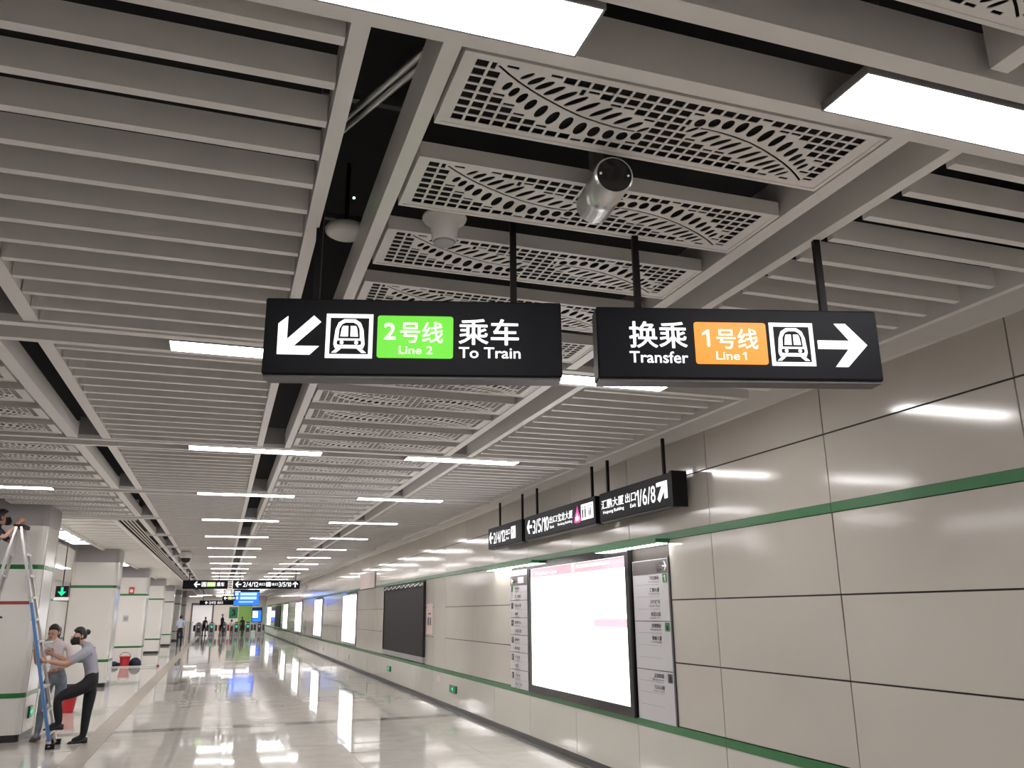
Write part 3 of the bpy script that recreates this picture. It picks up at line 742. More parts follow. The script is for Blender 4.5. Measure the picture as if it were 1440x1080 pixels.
# left directory
lp = wall_thing('directory_panel', 'narrow silver directory left of the lightbox with six ruled sections', 'directory', 12.40, .665, 'directories beside the lightbox', WX - .012)
lw = .79
obj('board', MB().box(0, lw, -.014, -.001, 0, 1.68), M['silver'], lp)
obj('header', MB().box(.01, lw - .01, -.016, -.014, 1.455, 1.60), M['header'], lp)
obj('arrow', MB().poly_xz([(.05, 1.53), (.09, 1.49), (.11, 1.49), (.085, 1.523), (.15, 1.523), (.15, 1.537), (.085, 1.537), (.11, 1.57), (.09, 1.57)], -.018, -.016), M['printw'], lp)
text(lp, '出口', .17, .32, 1.505, 1.555, M['printw'], -.018, .02)
obj('header_box', MB().box(.36, .62, -.018, -.016, 1.485, 1.575), M['silver'], lp)
for i, (num, z, zh) in enumerate((('2', 1.24, ('科技园', '东门老街')), ('3', .99, ('宝龙大厦', '龙城')), ('4', .745, ('体育中心', '人民公园')), ('5', .50, ('新城市', '图书馆')), ('10', .255, ('文化宫', '书城')), ('12', .0, ('少年宫', '中心广场')))):
    if z > 0: obj('rule', MB().box(.01, lw - .01, -.0155, -.014, z - .004, z + .004), M['print'], lp)
    obj('rule', MB().box(.2, lw - .02, -.015, -.014, z + .118, z + .121), M['silverline'], lp)
    pl = obj('number_plate', MB().box(.05, .14, -.017, -.014, z + .13, z + .215), M['signgreen'] if i < 1 else M['darkgrey'], lp)
    numerals(pl, num, .075 if len(num) == 1 else .06, .115 if len(num) == 1 else .13, z + .145, z + .20, M['printw'], -.0195, .01)
    for q, s in enumerate(zh):
        zz = z + .155 - .12 * q
        text(lp, s, .21, .21 + .07 * len(s), zz, zz + .045, M['print'], -.0155, .01)
        text(lp, 'Building' if q else 'Garden', .21, .42, zz - .028, zz - .012, M['print'], -.0155, 0)
# dark screen
bk = wall_thing('advertising_screen', 'unlit black poster box with a grey sill on right wall', 'lightbox', 22.95, .70, 'lightboxes on the right wall')
obj('frame', MB().box(0, 4.75, -.05, .03, 0, .115), M['grey'], bk)
obj('screen', MB().box(.03, 4.72, -.04, .03, .115, 1.60), M['screen_dark'], bk)
obj('frame', MB().box(0, 4.75, -.06, .03, 1.60, 1.70).box(0, .03, -.06, .03, .115, 1.6).box(4.72, 4.75, -.06, .03, .115, 1.6), M['blackgloss'], bk)
fr = MB()
for i in range(26): fr.box(.1 + .178 * i, .1 + .178 * i + .11, -.067, -.06, 1.615 + .02 * (i % 3), 1.64 + .02 * (i % 3))
obj('torn_edge', fr, M['printw'], bk)
labs = ['glowing blank poster box beyond the black one, nearest of the far row', 'second glowing poster box of the far row on right wall', 'third glowing poster box of the far row on right wall, red topped', 'fourth glowing poster box of the far row on right wall']
for (a, b), lab in zip(POST, labs):
    t = wall_thing('advertising_lightbox', lab, 'lightbox', b, .70, 'lightboxes on the right wall')
    w = b - a
    obj('frame', MB().box(0, .03, -.045, .03, .07, 1.66).box(w - .03, w, -.045, .03, .07, 1.66).box(0, w, -.045, .03, 0, .09).box(0, w, -.045, .03, 1.63, 1.68), M['grey'], t)
    obj('screen', MB().box(.03, w - .03, -.036, .03, .09, 1.63), M['poster'], t)
    if 'red' in lab: obj('red_header', MB().box(0, w, -.05, .03, 1.68, 1.75), M['red'], t)
    elif 'nearest' in lab: obj('blue_header', MB().box(.05, .7, -.05, .03, 1.68, 1.72), M['screen_blue'], t)
t = wall_thing('advertising_screen', 'far unlit black poster box near the ticket gates', 'lightbox', 70.8, .70, 'lightboxes on the right wall')
obj('frame', MB().box(0, 6, -.045, .03, 0, .09).box(0, 6, -.045, .03, 1.6, 1.66), M['grey'], t); obj('screen', MB().box(0, 6, -.036, .03, .09, 1.60), M['screen_dark'], t)
t = wall_thing('advertising_lightbox', 'last glowing poster box on right wall beside the ticket gates', 'lightbox', 82.4, .70, 'lightboxes on the right wall')
obj('frame', MB().box(0, 4.4, -.045, .03, 0, .09).box(0, 4.4, -.045, .03, 1.6, 1.66), M['grey'], t); obj('screen', MB().box(0, 4.4, -.036, .03, .09, 1.60), M['poster'], t)
# notices
nt = wall_thing('wall_notice', 'narrow pale notice strip with black icons right of the dark screen', 'notice', 18.19, 1.30)
obj('sheet', MB().box(.1, .62, -.004, 0, 0, .62), M['poster_pink'], nt)
for i in range(2): obj('icon', MB().box(.2 + .2 * i, .33 + .2 * i, -.006, -.004, .18, .34), M['print'], nt)
obj('icon', MB().box(.25, .5, -.006, -.004, .40, .43), M['print'], nt)
pn = wall_thing('pink_notice', 'faded pink square notice high on right wall above far posters', 'notice', 27.4, 2.46, None, WX - .012)
obj('sheet', MB().box(0, 2.7, -.014, -.003, 0, .46), M['poster_pink'], pn)
obj('motif', MB().poly_xz([(1.35 + .55 * math.cos(R(t)), .23 + .16 * math.sin(R(t))) for t in range(0, 360, 24)], -.016, -.014), M['beige'], pn)
st = wall_thing('sticker', 'small pale red sticker under the green stripe of the narrow wall strip', 'sticker', 17.3, .42)
obj('sheet', MB().box(.2, .55, -.004, 0, 0, .12), M['poster_pink'], st)
def exit_box(label, loc, rz, w, h, name='exit_sign', flip=False, case='exit_panel'):
    t = thing(name, label, 'exit sign', loc, rz, 'small green exit signs')
    obj('case', MB().bevbox(0, w, -.03, 0, 0, h, .006), M[case], t)
    s = h * .36; cx, cz = w / 2, h / 2
    pts = [(-s * 1.1, -s * .28), (0, -s * .28), (0, -s), (s * 1.1, 0), (0, s), (0, s * .28), (-s * 1.1, s * .28)]
    if flip: pts = [(-z, x) for x, z in pts]; pts = [(x, -z) for x, z in pts][::-1]
    obj('arrow', MB().poly_xz([(cx + x, cz + z) for x, z in pts], -.034, -.030), M['exit'], t)
    return t
exit_box('green lit exit sign low on right wall, nearer one', (WX, 16.02, .30), W90, .46, .13)
exit_box('green lit exit sign low on right wall, farther one', (WX, 22.35, .30), W90, .40, .13)
exit_box('green lit exit sign at the foot of the nearest column', (CX1 + .002, 14.82, .28), R(90), .22, .17)
hx = exit_box('hanging exit sign with green down arrow between first two columns', (-3.62, 22.0, 2.16), 0, .27, .25, 'hanging_exit_sign', True, 'black')
obj('base_strip', MB().box(-.02, .29, -.04, .02, -.07, 0), M['plastic'], hx)
obj('rod', MB().bar((.135, -.015, .25), (.135, -.015, 1.24), .02, .02, (1, 0, 0)), M['rod'], hx)
for y, lab in ((29.5, 'near'), (37.0, 'far')):
    o = wall_thing('wall_socket', 'grey socket plate low on the lower wall panels, ' + lab + ' one', 'socket', y, .25)
    obj('plate', MB().bevbox(0, .2, -.012, 0, 0, .16, .004), M['silver'], o); obj('outlet', MB().box(.07, .13, -.016, -.012, .05, .11), M['darkgrey'], o)

# ================================================================ THINGS ON THE CEILING
# cylinder camera
cc = thing('security_camera', 'big silver cylinder camera hanging among the pierced panels', 'camera', (1.33, 2.60, 3.44))
ax = Vector((1.246 - 1.33, 2.45 - 2.60, 3.288 - 3.44)); bx_ = Vector((1.292 - 1.33, 2.73 - 2.60, 3.308 - 3.44))
obj('barrel', MB().tube(bx_, ax, .072, .072, 28), M['steel'], cc)
dd = (ax - bx_).normalized()
obj('lens', MB().tube(ax, ax + dd * .004, .066, .066, 28), M['lens'], cc)
rg = MB()
o_ = dd.orthogonal().normalized(); p_ = dd.cross(o_)
for i in range(28):
    t0, t1 = 2 * math.pi * i / 28, 2 * math.pi * (i + 1) / 28
    q = [(o_ * math.cos(t) + p_ * math.sin(t)) for t in (t0, t1)]
    rg.add([ax + q[0] * .073, ax + q[1] * .073, ax + q[1] * .066 + dd * .006, ax + q[0] * .066 + dd * .006], [(0, 1, 2, 3)])
obj('rim', rg, M['steel'], cc)
sc = MB()
side = Vector((1, .2, 0)); side = (side - dd * side.dot(dd)).normalized()
for s in (-1, 1): sc.ball(ax + dd * .008 + side * .052 * s, .005, 8, 5)
obj('screw', sc, M['printw'], cc)
obj('bracket', MB().box(-.115, -.07, -.045, -.005, -.06, .45).box(-.10, -.02, -.045, -.005, -.10, -.055), M['darkgrey'], cc)
# white bell shaped speaker
sp = thing('ceiling_speaker', 'white bell shaped speaker hanging between pierced panels', 'speaker', (.80, 3.215, 3.30))
obj('bell', MB().lathe([(.050, 0), (.054, .01), (.058, .05), (.066, .088), (.094, .102), (.098, .112), (.094, .12), (.03, .125)], n=28), M['plastic'], sp)
obj('grille', MB().lathe([(.045, -.008), (.05, 0), (.045, .002)], n=28), M['grey'], sp)
obj('stem', MB().tube((0, 0, .12), (0, 0, .4), .012), M['rod'], sp)
# wireless box in the dark gap
wf = thing('wireless_antenna', 'round white antenna box up in the dark ceiling gap', 'antenna', (.452, 3.85, 3.57))
obj('body', MB().lathe([(.08, 0), (.10, .012), (.105, .03), (.095, .045), (.05, .05)], n=24), M['plastic'], wf)
obj('stem', MB().tube((0, 0, .06), (0, 0, .4), .012), M['rod'], wf)
ld = tag(obj('indicator_lamp', MB().ball((.445, 3.54, 3.62), .006), M['led']), 'tiny green indicator lamp in the dark ceiling gap', 'lamp')
for i, (a, b, lab) in enumerate((((.30, 2.90, 3.60), (.56, 2.28, 3.60), 'upper grey conduit crossing the dark ceiling gap by the big light'), ((.30, 2.99, 3.60), (.56, 2.37, 3.60), 'lower grey conduit crossing the dark ceiling gap by the big light'))):
    tag(obj('conduit', MB().tube(a, b, .014, n=10), M['steel']), lab, 'pipe', 'conduits in the ceiling gap')
for y, lab in ((2.85, 'thin grey strut across the dark gap above the first sign'), (3.9, 'second thin strut across the dark gap behind the first sign')):
    tag(obj('strut', MB().box(.22, .56, y, y + .03, 3.68, 3.71), M['darkgrey']), lab, 'strut')
def dome(label, x, y, z, r):
    t = thing('dome_camera', label, 'camera', (x, y, z), 0, 'dome cameras')
    obj('mount', MB().lathe([(r * .9, 0), (r, .02), (r, r * 1.0), (r * .8, r * 1.25)], n=20), M['plastic'], t)
    obj('stem', MB().tube((0, 0, r), (0, 0, CZ - z + .05), .02), M['plastic'], t)
    obj('dome', MB().lathe([(r * .2, -r * .92), (r * .6, -r * .75), (r * .86, -r * .35), (r * .9, 0)], n=20), M['lens'], t)
dome('dome camera with black bubble hung by the left rail', -.98, 24.3, 3.21, .145)
dome('far dome camera with black bubble before the gates', -1.15, 44, 3.0, .14)

# ================================================================ LADDER, BUCKETS, MOP
lad = thing('stepladder', 'tall aluminium stepladder with blue lower rails at the first column', 'ladder', (-2.42, 13.8, 0))
def Lp(x, y, z): return (x + 2.42, y - 13.8, z)
AP, FR, FL = (-2.80, 2.99), (-2.05, 0.03), (-3.33, 0.03)
def on_r(z): t = (z - FR[1]) / (AP[1] - FR[1]); return FR[0] + (AP[0] - FR[0]) * t
def on_l(z): t = (z - FL[1]) / (AP[1] - FL[1]); return FL[0] + (AP[0] - .06 - FL[0]) * t
yn, yf = 13.52, 14.0
tn, tf = 13.68, 13.92
def ry(z, near):
    t = z / 2.99
    return (yn + (tn - yn) * t) if near else (yf + (tf - yf) * t)
for near in (True, False):
    obj('rail', MB().bar(Lp(on_r(.03), ry(.03, near), .03), Lp(on_r(2.99), ry(2.99, near), 2.99), .03, .075, (0, 1, 0)), M['alum'], lad)
    obj('rail', MB().bar(Lp(on_l(.03), ry(.03, near), .03), Lp(on_l(2.99), ry(2.99, near), 2.99), .03, .075, (0, 1, 0)), M['alum'], lad)
    if near: obj('blue_sleeve', MB().bar(Lp(on_r(.10) + .006, ry(.1, near) - .012, .10), Lp(on_r(1.93) + .006, ry(1.93, near) - .012, 1.93), .036, .055, (0, 1, 0)), M['blue'], lad)
    for fn in (on_r, on_l):
        obj('foot', MB().box(*[v for v in (Lp(fn(0) - .055, 0, 0)[0], Lp(fn(0) + .055, 0, 0)[0], Lp(0, ry(0, near) - .035, 0)[1], Lp(0, ry(0, near) + .035, 0)[1], 0, .07)]), M['rod'], lad)
for i in range(9):
    z = .20 + .30 * i
    obj('rung', MB().bar(Lp(on_r(z), ry(z, True), z), Lp(on_r(z), ry(z, False), z), .07, .03), M['alum'], lad)
    obj('rung', MB().bar(Lp(on_l(z), ry(z, True), z), Lp(on_l(z), ry(z, False), z), .07, .03), M['alum'], lad)
obj('hinge_cap', MB().bar(Lp(-2.83, 13.66, 3.0), Lp(-2.83, 14.04, 3.0), .14, .05), M['rod'], lad)
obj('spreader', MB().bar(Lp(on_l(1.93) - .35, ry(1.93, True) - .02, 1.93), Lp(on_r(1.93), ry(1.93, True) - .02, 1.93), .02, .045), M['maroon'], lad)
def bucket(label, x, y, r):
    t = thing('bucket', label, 'bucket', (x, y, 0), 0, 'red buckets')
    h = r * 1.9
    obj('pail', MB().lathe([(r * .72, 0), (r * .74, .01), (r * .98, h * .95), (r * 1.04, h * .95), (r * 1.04, h), (r * .96, h), (r * .70, .02)], n=20), M['red'], t)
    hb = MB(); pts = [(r * 1.02 * math.cos(R(a)), 0, h * .92 + r * .9 * math.sin(R(a))) for a in range(0, 181, 20)]
    for a, b in zip(pts[:-1], pts[1:]): hb.tube(a, b, .008, n=6, caps=False)
    obj('handle', hb, M['rod'], t)
    return t
bucket('red plastic bucket on the floor behind the woman on the ladder', -2.57, 18.35, .155)
bucket('red plastic bucket at the foot of the third column', -3.04, 33.5, .18)
bg = thing('cloth_bag', 'slumped black bag on the floor by the far red bucket', 'bag', (-2.72, 33.75, 0))
obj('body', MB().lathe([(.17, 0), (.20, .05), (.19, .15), (.12, .24), (.05, .28)], n=16), M['navy'], bg); obj('handle', MB().tube((-.06, 0, .25), (.06, 0, .25), .012), M['navy'], bg)
b2 = thing('cloth_bag', 'flat black cloth heap on the floor left of the far red bucket', 'cloth', (-3.42, 33.6, 0))
obj('body', MB().lathe([(.18, 0), (.19, .04), (.16, .12), (.08, .17)], n=14), M['navy'], b2); obj('fold', MB().ball((.08, -.06, .1), (.1, .07, .05)), M['navy'], b2)
mp = thing('mop', 'long pale mop lying on the floor before the third column', 'mop', (-2.75, 33.0, 0))
obj('handle', MB().tube((-.75, 0, .02), (.80, .05, .02), .014), M['plastic'], mp); obj('head', MB().lathe([(.02, 0), (.05, .0), (.05, .05), (.02, .06)], (.83, .05, 0), 12), M['maroon'], mp)

# column fittings
al = thing('fire_alarm', 'small red fire alarm box high on the third column', 'fire alarm', (-3.12, 34.12, 2.50))
obj('box', MB().bevbox(-.09, .09, -.06, 0, 0, .24, .01), M['red'], al); obj('plate', MB().box(-.05, .05, -.064, -.06, .05, .15), M['printw'], al)
no = thing('column_notice', 'small grey notice on the face of the third column', 'notice', (-3.22, 34.12, 1.50))
obj('sheet', MB().box(-.1, .1, -.008, 0, 0, .25), M['silver'], no); obj('print', MB().box(-.07, .07, -.010, -.008, .05, .2), M['grey'], no)

# ================================================================ FAR END: GATES, SCREENS
GY = 78.5
for i, (x, lab) in enumerate(((-1.6, 'leftmost grey ticket gate, far end'), (-.55, 'second grey ticket gate from the left, far end'), (.45, 'third grey ticket gate from the left, far end'), (1.45, 'fourth ticket gate with a lit green mark, far end'), (2.40, 'fifth ticket gate with a lit green mark, far end'), (3.35, 'rightmost ticket gate against the right wall, far end'))):
    t = thing('ticket_gate', lab, 'ticket gate', (x, GY, 0), 0, 'ticket gates across the far end')
    obj('cabinet', MB().bevbox(-.26, .26, -.75, .75, 0, 1.0, .03), M['silver'], t)
    obj('reader', MB().box(-.12, .12, -.78, -.5, 1.0, 1.08), M['black'], t)
    obj('panel', MB().box(-.13, .13, -.756, -.75, .25, .9), M['darkgrey'], t)
    obj('mark', MB().box(-.08, .08, -.762, -.756, .62, .80), M['exit'] if i in (1, 3, 4) else M['printw'], t)
    for s in (-1, 1): obj('flap', MB().box(s * .26 if s > 0 else -.45, .45 if s > 0 else -.26, -.02, .02, .35, .85), M['red' if i == 2 else 'darkgrey'], t)
for i in range(5):
    tag(obj('barrier_rail', MB().box(-2.9 + .18 * i, -2.86 + .18 * i, GY - .1, GY + .1, 0, 1.15).box(-2.9 + .18 * i, -2.78 + .18 * i, GY - .1, GY + .1, 1.05, 1.1), M['grey']), 'brown upright of the barrier left of the gates, ' + ORD[i] + ' from the left', 'barrier', 'barrier uprights left of the gates')
for i, (x, y) in enumerate(((-4.2, 81.5), (-2.2, 85.6), (.2, 85.6), (2.4, 85.6), (.9, 81.5), (-1.4, 81.5))):
    t = thing('ceiling_light', 'square ceiling panel light above the ticket gates, ' + ORD[i] + ' of six', 'ceiling light', (x, y, CZ - .02), 0, 'panel lights above the gates')
    obj('housing', MB().box(-.62, .62, -.62, .62, .004, .02), M['rail'], t); obj('diffuser', MB().box(-.6, .6, -.6, .6, 0, .004), M['light_gate'], t)
dr = thing('door_1', 'pale doorway with a dark frame on the far wall', 'door', (-2.6, Y_END + 3.99, 0), 0, kind='structure')
obj('frame', MB().box(0, .12, -.1, 0, 0, 2.7).box(1.9, 2.05, -.1, 0, 0, 2.7).box(0, 2.05, -.1, 0, 2.6, 2.8), M['darkgrey'], dr); obj('leaf', MB().box(.12, 1.9, -.04, 0, 0, 2.6), M['printw'], dr); obj('handle', MB().box(1.75, 1.80, -.08, -.04, 1.0, 1.2), M['steel'], dr)
g3 = thing('gate_number_board', 'dark green board with a pale 3 on the far wall', 'sign', (.88, Y_END + 3.98, 1.35))
obj('board', MB().box(0, .78, -.05, 0, 0, 1.05), M['exit_panel'], g3); text(g3, '3', .2, .6, .25, .85, M['printw'], -.054, .03)
sc_ = thing('advert_display', 'lit blue and white display on the far green wall', 'display', (3.0, Y_END + 3.88, .95))
obj('case', MB().box(0, .95, -.1, 0, 0, 1.4), M['navy'], sc_); obj('screen', MB().box(.06, .89, -.106, -.1, .05, 1.1), M['screen_blue'], sc_); obj('picture', MB().box(.08, .55, -.110, -.106, .45, 1.05), M['poster'], sc_)

# ================================================================ PEOPLE
def body(parent, joints, bones, rad, mats, default, sub=2, name='body'):
    """one continuous skin over a skeleton; each face takes the cloth or skin of its nearest bone"""
    names = list(joints); idx = {n: i for i, n in enumerate(names)}
    me = bpy.data.meshes.new('skeleton')
    me.from_pydata([joints[n] for n in names], [(idx[a], idx[b]) for a, b, *_ in bones], [])
    t = bpy.data.objects.new('skeleton_source', me); COL.objects.link(t)
    md = t.modifiers.new('skin', 'SKIN'); md.use_smooth_shade = True; md.branch_smoothing = 0.6
    sv = me.skin_vertices[0].data
    for n in names:
        r = rad[n]; sv[idx[n]].radius = r if hasattr(r, '__len__') else (r, r)
        sv[idx[n]].use_root = (n == 'pelvis')
    ss = t.modifiers.new('sub', 'SUBSURF'); ss.levels = ss.render_levels = sub
    dg = bpy.context.evaluated_depsgraph_get(); dg.update()
    out = bpy.data.meshes.new_from_object(t.evaluated_get(dg))
    bpy.data.objects.remove(t)
    out.materials.clear()
    used = []
    for *_, m in bones:
        if m not in used: used.append(m)
    for m in used: out.materials.append(M[m])
    A_ = np.array([joints[a] for a, b, m in bones], float); B_ = np.array([joints[b] for a, b, m in bones], float)
    mi = [used.index(m) for *_, m in bones]
    D_ = B_ - A_; L2 = (D_ ** 2).sum(1)
    rr = np.array([((rad[a] if not hasattr(rad[a], '__len__') else rad[a][0]) + (rad[b] if not hasattr(rad[b], '__len__') else rad[b][0])) / 2 for a, b, m in bones])
    for p in out.polygons:
        c = np.array(p.center); tt = np.clip(((c - A_) * D_).sum(1) / L2, 0, 1)
        dist = np.linalg.norm(A_ + D_ * tt[:, None] - c, axis=1) - rr
        p.material_index = mi[int(dist.argmin())]; p.use_smooth = True
    out.name = name
    return link(name, out, parent)
def hand(parent, wrist, direction, palm_n, curl=.6, s=1.0, thumb=1):
    """palm and five separate fingers, bent towards palm_n"""
    d = Vector(direction).normalized(); n = Vector(palm_n); n = (n - d * n.dot(d)).normalized(); side = d.cross(n)
    w = Vector(wrist)
    j = {'pelvis': w, 'palm': w + d * .05 * s, 'knuckle': w + d * .085 * s}; b = [('pelvis', 'palm', 'skin'), ('palm', 'knuckle', 'skin')]
    rad = {'pelvis': .026 * s, 'palm': (.036 * s, .017 * s), 'knuckle': (.034 * s, .014 * s)}
    mb = MB()
    hb = MB()
    hb.tube(w - d * .02 * s, w + d * .03 * s, .024 * s, .030 * s, 10)
    c = w + d * .055 * s
    q = [c + d * a * .045 * s + side * bb * .036 * s + n * cc * .013 * s for a, bb, cc in ((-1, -.7, -1), (1, -1, -1), (1, 1, -1), (-1, .7, -1), (-1, -.7, 1), (1, -1, 1), (1, 1, 1), (-1, .7, 1))]
    hb.sm = True
    hb.add(q, [(0, 3, 2, 1), (4, 5, 6, 7), (0, 1, 5, 4), (1, 2, 6, 5), (2, 3, 7, 6), (3, 0, 4, 7)])
    for i, L_ in enumerate((.062, .072, .068, .052)):
        p = w + d * .098 * s + side * (-.027 + .018 * i) * s; ang = 0
        for seg in range(3):
            ang += curl * (.5 if seg == 0 else .9)
            e = p + (d * math.cos(ang) + n * math.sin(ang)) * L_ * s * (.45, .32, .23)[seg]
            hb.tube(p, e, .0088 * s * (1 - .12 * seg), .0088 * s * (.88 - .12 * seg), 8); p = e
    p = w + d * .04 * s - side * .034 * s * thumb
    for seg in range(2):
        e = p + (d * .6 - side * .55 * thumb * (1 - .6 * seg) + n * (.35 + .5 * seg)).normalized() * .034 * s
        hb.tube(p, e, .0105 * s, .009 * s, 8); p = e
    return hb
def head_bits(t, c, look, up=(0, 0, 1), hair='bun', mask=True, s=1.0, haircol='hair'):
    """hair, ears, eyes, nose, mouth or mask on the head centred at c and facing look"""
    f = Vector(look).normalized(); u = Vector(up); u = (u - f * u.dot(f)).normalized(); r = f.cross(u)
    c = Vector(c)
    def P_(a, b, d): return c + r * a * s + f * b * s + u * d * s
    hd = MB(); hd.sm = True
    # skull cap as a partial ellipsoid leaving the face open
    nu, nv = 20, 10; vs = []
    for k in range(nv + 1):
        p = math.pi * k / nv
        for i in range(nu):
            th = 2 * math.pi * i / nu
            x, y, z = math.sin(p) * math.sin(th), math.sin(p) * math.cos(th), math.cos(p)
            if y > .25 and z < .45: y = .25 + (y - .25) * .0; x *= .97
            lowz = z if z > -.55 else -.55
            vs.append(P_(x * .083, y * .103 - .012, lowz * .118 + .018))
    hd.add(vs, [(k * nu + i, k * nu + nu + i, k * nu + nu + (i + 1) % nu, k * nu + (i + 1) % nu) for k in range(nv) for i in range(nu)])
    if hair == 'bun': hd.ball(P_(0, -.125, .035), .042 * s)
    if hair == 'pony':
        pts = [P_(0, -.105, .05), P_(0, -.15, .02), P_(.01, -.155, -.07), P_(.015, -.135, -.16)]
        for a, b, r0, r1 in zip(pts[:-1], pts[1:], (.03, .036, .03), (.036, .03, .012)): hd.tube(a, b, r0 * s, r1 * s, 10)
    obj('hair', hd, M[haircol], t)
    fc = MB(); fc.sm = True
    fc.tube(P_(0, .088, .012), P_(0, .112, -.022), .008 * s, .014 * s, 8); obj('nose', fc, M['skin'], t)
    for a in (-1, 1):
        e = MB(); e.ball(P_(a * .078, -.005, -.005), (.014 * s, .02 * s, .028 * s), 8, 6); obj('ear', e, M['skin'], t)
        e = MB(); e.ball(P_(a * .032, .086, .006), .010 * s, 8, 6); obj('eye', e, M['hair'], t)
    if mask:
        mk = MB(); mk.sm = True; vs = []
        for k in range(7):
            z = .0 - .105 * k / 6
            for i in range(9):
                th = R(-72 + 18 * i)
                rr = .094 + (.018 * math.sin(math.pi * k / 6))
                vs.append(P_(math.sin(th) * (rr - .012), math.cos(th) * rr + .006, z))
        mk.add(vs, [(k * 9 + i, k * 9 + i + 1, k * 9 + 10 + i, k * 9 + 9 + i) for k in range(6) for i in range(8)])
        obj('face_mask', mk, M['mask'], t)
    else:
        mo = MB().ball(P_(0, .088, -.055), (.022 * s, .022 * s, .007 * s), 8, 6); obj('mouth', mo, M['maroon'], t)
def shoe(t, heel, toe, m, h=.075, w=.045):
    a, b = Vector(heel), Vector(toe); d = (b - a).normalized(); up = Vector((0, 0, 1)); sd = d.cross(up).normalized(); L_ = (b - a).length
    mb = MB(); mb.sm = True; prof = [(0, .7, .85), (.08, .95, 1.0), (.3, .88, 1.0), (.55, .98, .72), (.8, 1.0, .52), (.95, .7, .36), (1, .35, .2)]
    vs = []
    for s, ww, hh in prof:
        p = a + d * L_ * s; q = sd * w * ww; z = up * h * hh
        vs += [p - q, p + q, p + q * .95 + z * .6, p + q * .5 + z, p - q * .5 + z, p - q * .95 + z * .6]
    n = 6; fs = [tuple(range(n - 1, -1, -1)), tuple(range((len(prof) - 1) * n, len(prof) * n))]
    for k in range(len(prof) - 1):
        for i in range(n): j = (i + 1) % n; fs.append((k * n + i, k * n + j, k * n + n + j, k * n + n + i))
    mb.add(vs, fs)
    return obj('shoe', mb, M[m], t)
BONES = [('pelvis', 'waist', 'T'), ('waist', 'chest', 'S'), ('chest', 'collar', 'S'), ('collar', 'neck', 'K'), ('neck', 'jaw', 'K'), ('jaw', 'skull', 'K'), ('skull', 'crown', 'K')]
for s in 'LR':
    BONES += [('collar', 'sho' + s, 'S'), ('sho' + s, 'slv' + s, 'S'), ('slv' + s, 'elb' + s, 'A'), ('elb' + s, 'wri' + s, 'A'),
              ('pelvis', 'hip' + s, 'T'), ('hip' + s, 'knee' + s, 'T'), ('knee' + s, 'ank' + s, 'T'), ('ank' + s, 'toe' + s, 'T')]
def person(label, loc, J, outfit, hairstyle, look, mask, rz=0, group=None, rad_k=1.0, sub=2, shoes=True, hands=None, hs=1.0, bare=True):
    t = thing('person', label, 'person', loc, rz, group)
    J = {k: Vector(v) for k, v in J.items()}
    for s in 'LR': J['slv' + s] = J['sho' + s].lerp(J['elb' + s], .62)
    J['neck'] = J['collar'].lerp(J['skull'], .40); J['jaw'] = J['skull'] + Vector((0, 0, -.065 * hs)) + Vector(look).normalized() * .02
    J['crown'] = J['skull'] + Vector((0, 0, .055 * hs))
    k = rad_k
    rad = {'pelvis': (.140 * k, .105 * k), 'waist': (.125 * k, .095 * k), 'chest': (.145 * k, .105 * k), 'collar': (.085 * k, .07 * k), 'neck': .048 * k, 'jaw': .062 * hs, 'skull': .088 * hs, 'crown': .070 * hs}
    for s in 'LR':
        rad.update({'sho' + s: .062 * k, 'slv' + s: .052 * k, 'elb' + s: .036 * k, 'wri' + s: .026 * k, 'hip' + s: .092 * k, 'knee' + s: .058 * k, 'ank' + s: .042 * k, 'toe' + s: .036 * k})
    mm = {'T': outfit[1], 'S': outfit[0], 'K': 'skin', 'A': 'skin' if bare else outfit[0]}
    bones = [(a, b, mm[m]) for a, b, m in BONES]
    body(t, J, bones, rad, None, None, sub)
    head_bits(t, J['skull'], look, hair=hairstyle, mask=mask, s=hs)
    if shoes:
        for s in 'LR':
            d = (J['toe' + s] - J['ank' + s]); d.z = 0; d = d.normalized()
            a = Vector((J['ank' + s].x, J['ank' + s].y, J['ank' + s].z - .075)) - d * .06
            shoe(t, a, a + d * .25, outfit[2])
    for s, n, thumb in (hands or ()):
        w = J['wri' + s]; d = w - J['elb' + s]
        obj('hand', hand(t, w, d, n, .75, 1.0, thumb), M['skin'], t)
    return t
# woman steadying the ladder
X0, Y0 = -1.72, 13.82
def Q(x, y, z): return (x - X0, y - Y0, z)
person('woman in lilac grey shirt, black trousers and mask steadying the ladder', (X0, Y0, 0), {
    'pelvis': Q(-1.665, 13.85, .84), 'waist': Q(-1.675, 13.85, .97), 'chest': Q(-1.71, 13.85, 1.13), 'collar': Q(-1.775, 13.85, 1.30), 'skull': Q(-1.895, 13.83, 1.46),
    'shoL': Q(-1.745, 13.68, 1.255), 'elbL': Q(-1.99, 13.64, 1.09), 'wriL': Q(-2.215, 13.60, 1.135), 'shoR': Q(-1.755, 14.02, 1.255), 'elbR': Q(-2.01, 14.05, 1.10), 'wriR': Q(-2.22, 14.06, 1.20),
    'hipL': Q(-1.675, 13.75, .79), 'kneeL': Q(-2.065, 13.72, .64), 'ankL': Q(-2.00, 13.74, .295), 'toeL': Q(-2.12, 13.74, .25),
    'hipR': Q(-1.665, 13.94, .79), 'kneeR': Q(-1.69, 13.93, .43), 'ankR': Q(-1.70, 13.92, .085), 'toeR': Q(-1.84, 13.88, .035)},
    ('shirt', 'trousers', 'shoe'), 'bun', (-.85, -.62, -.16), True, hands=(('L', (0, 1, .2), 1), ('R', (0, -1, .2), -1)), rad_k=1.22, hs=1.0)
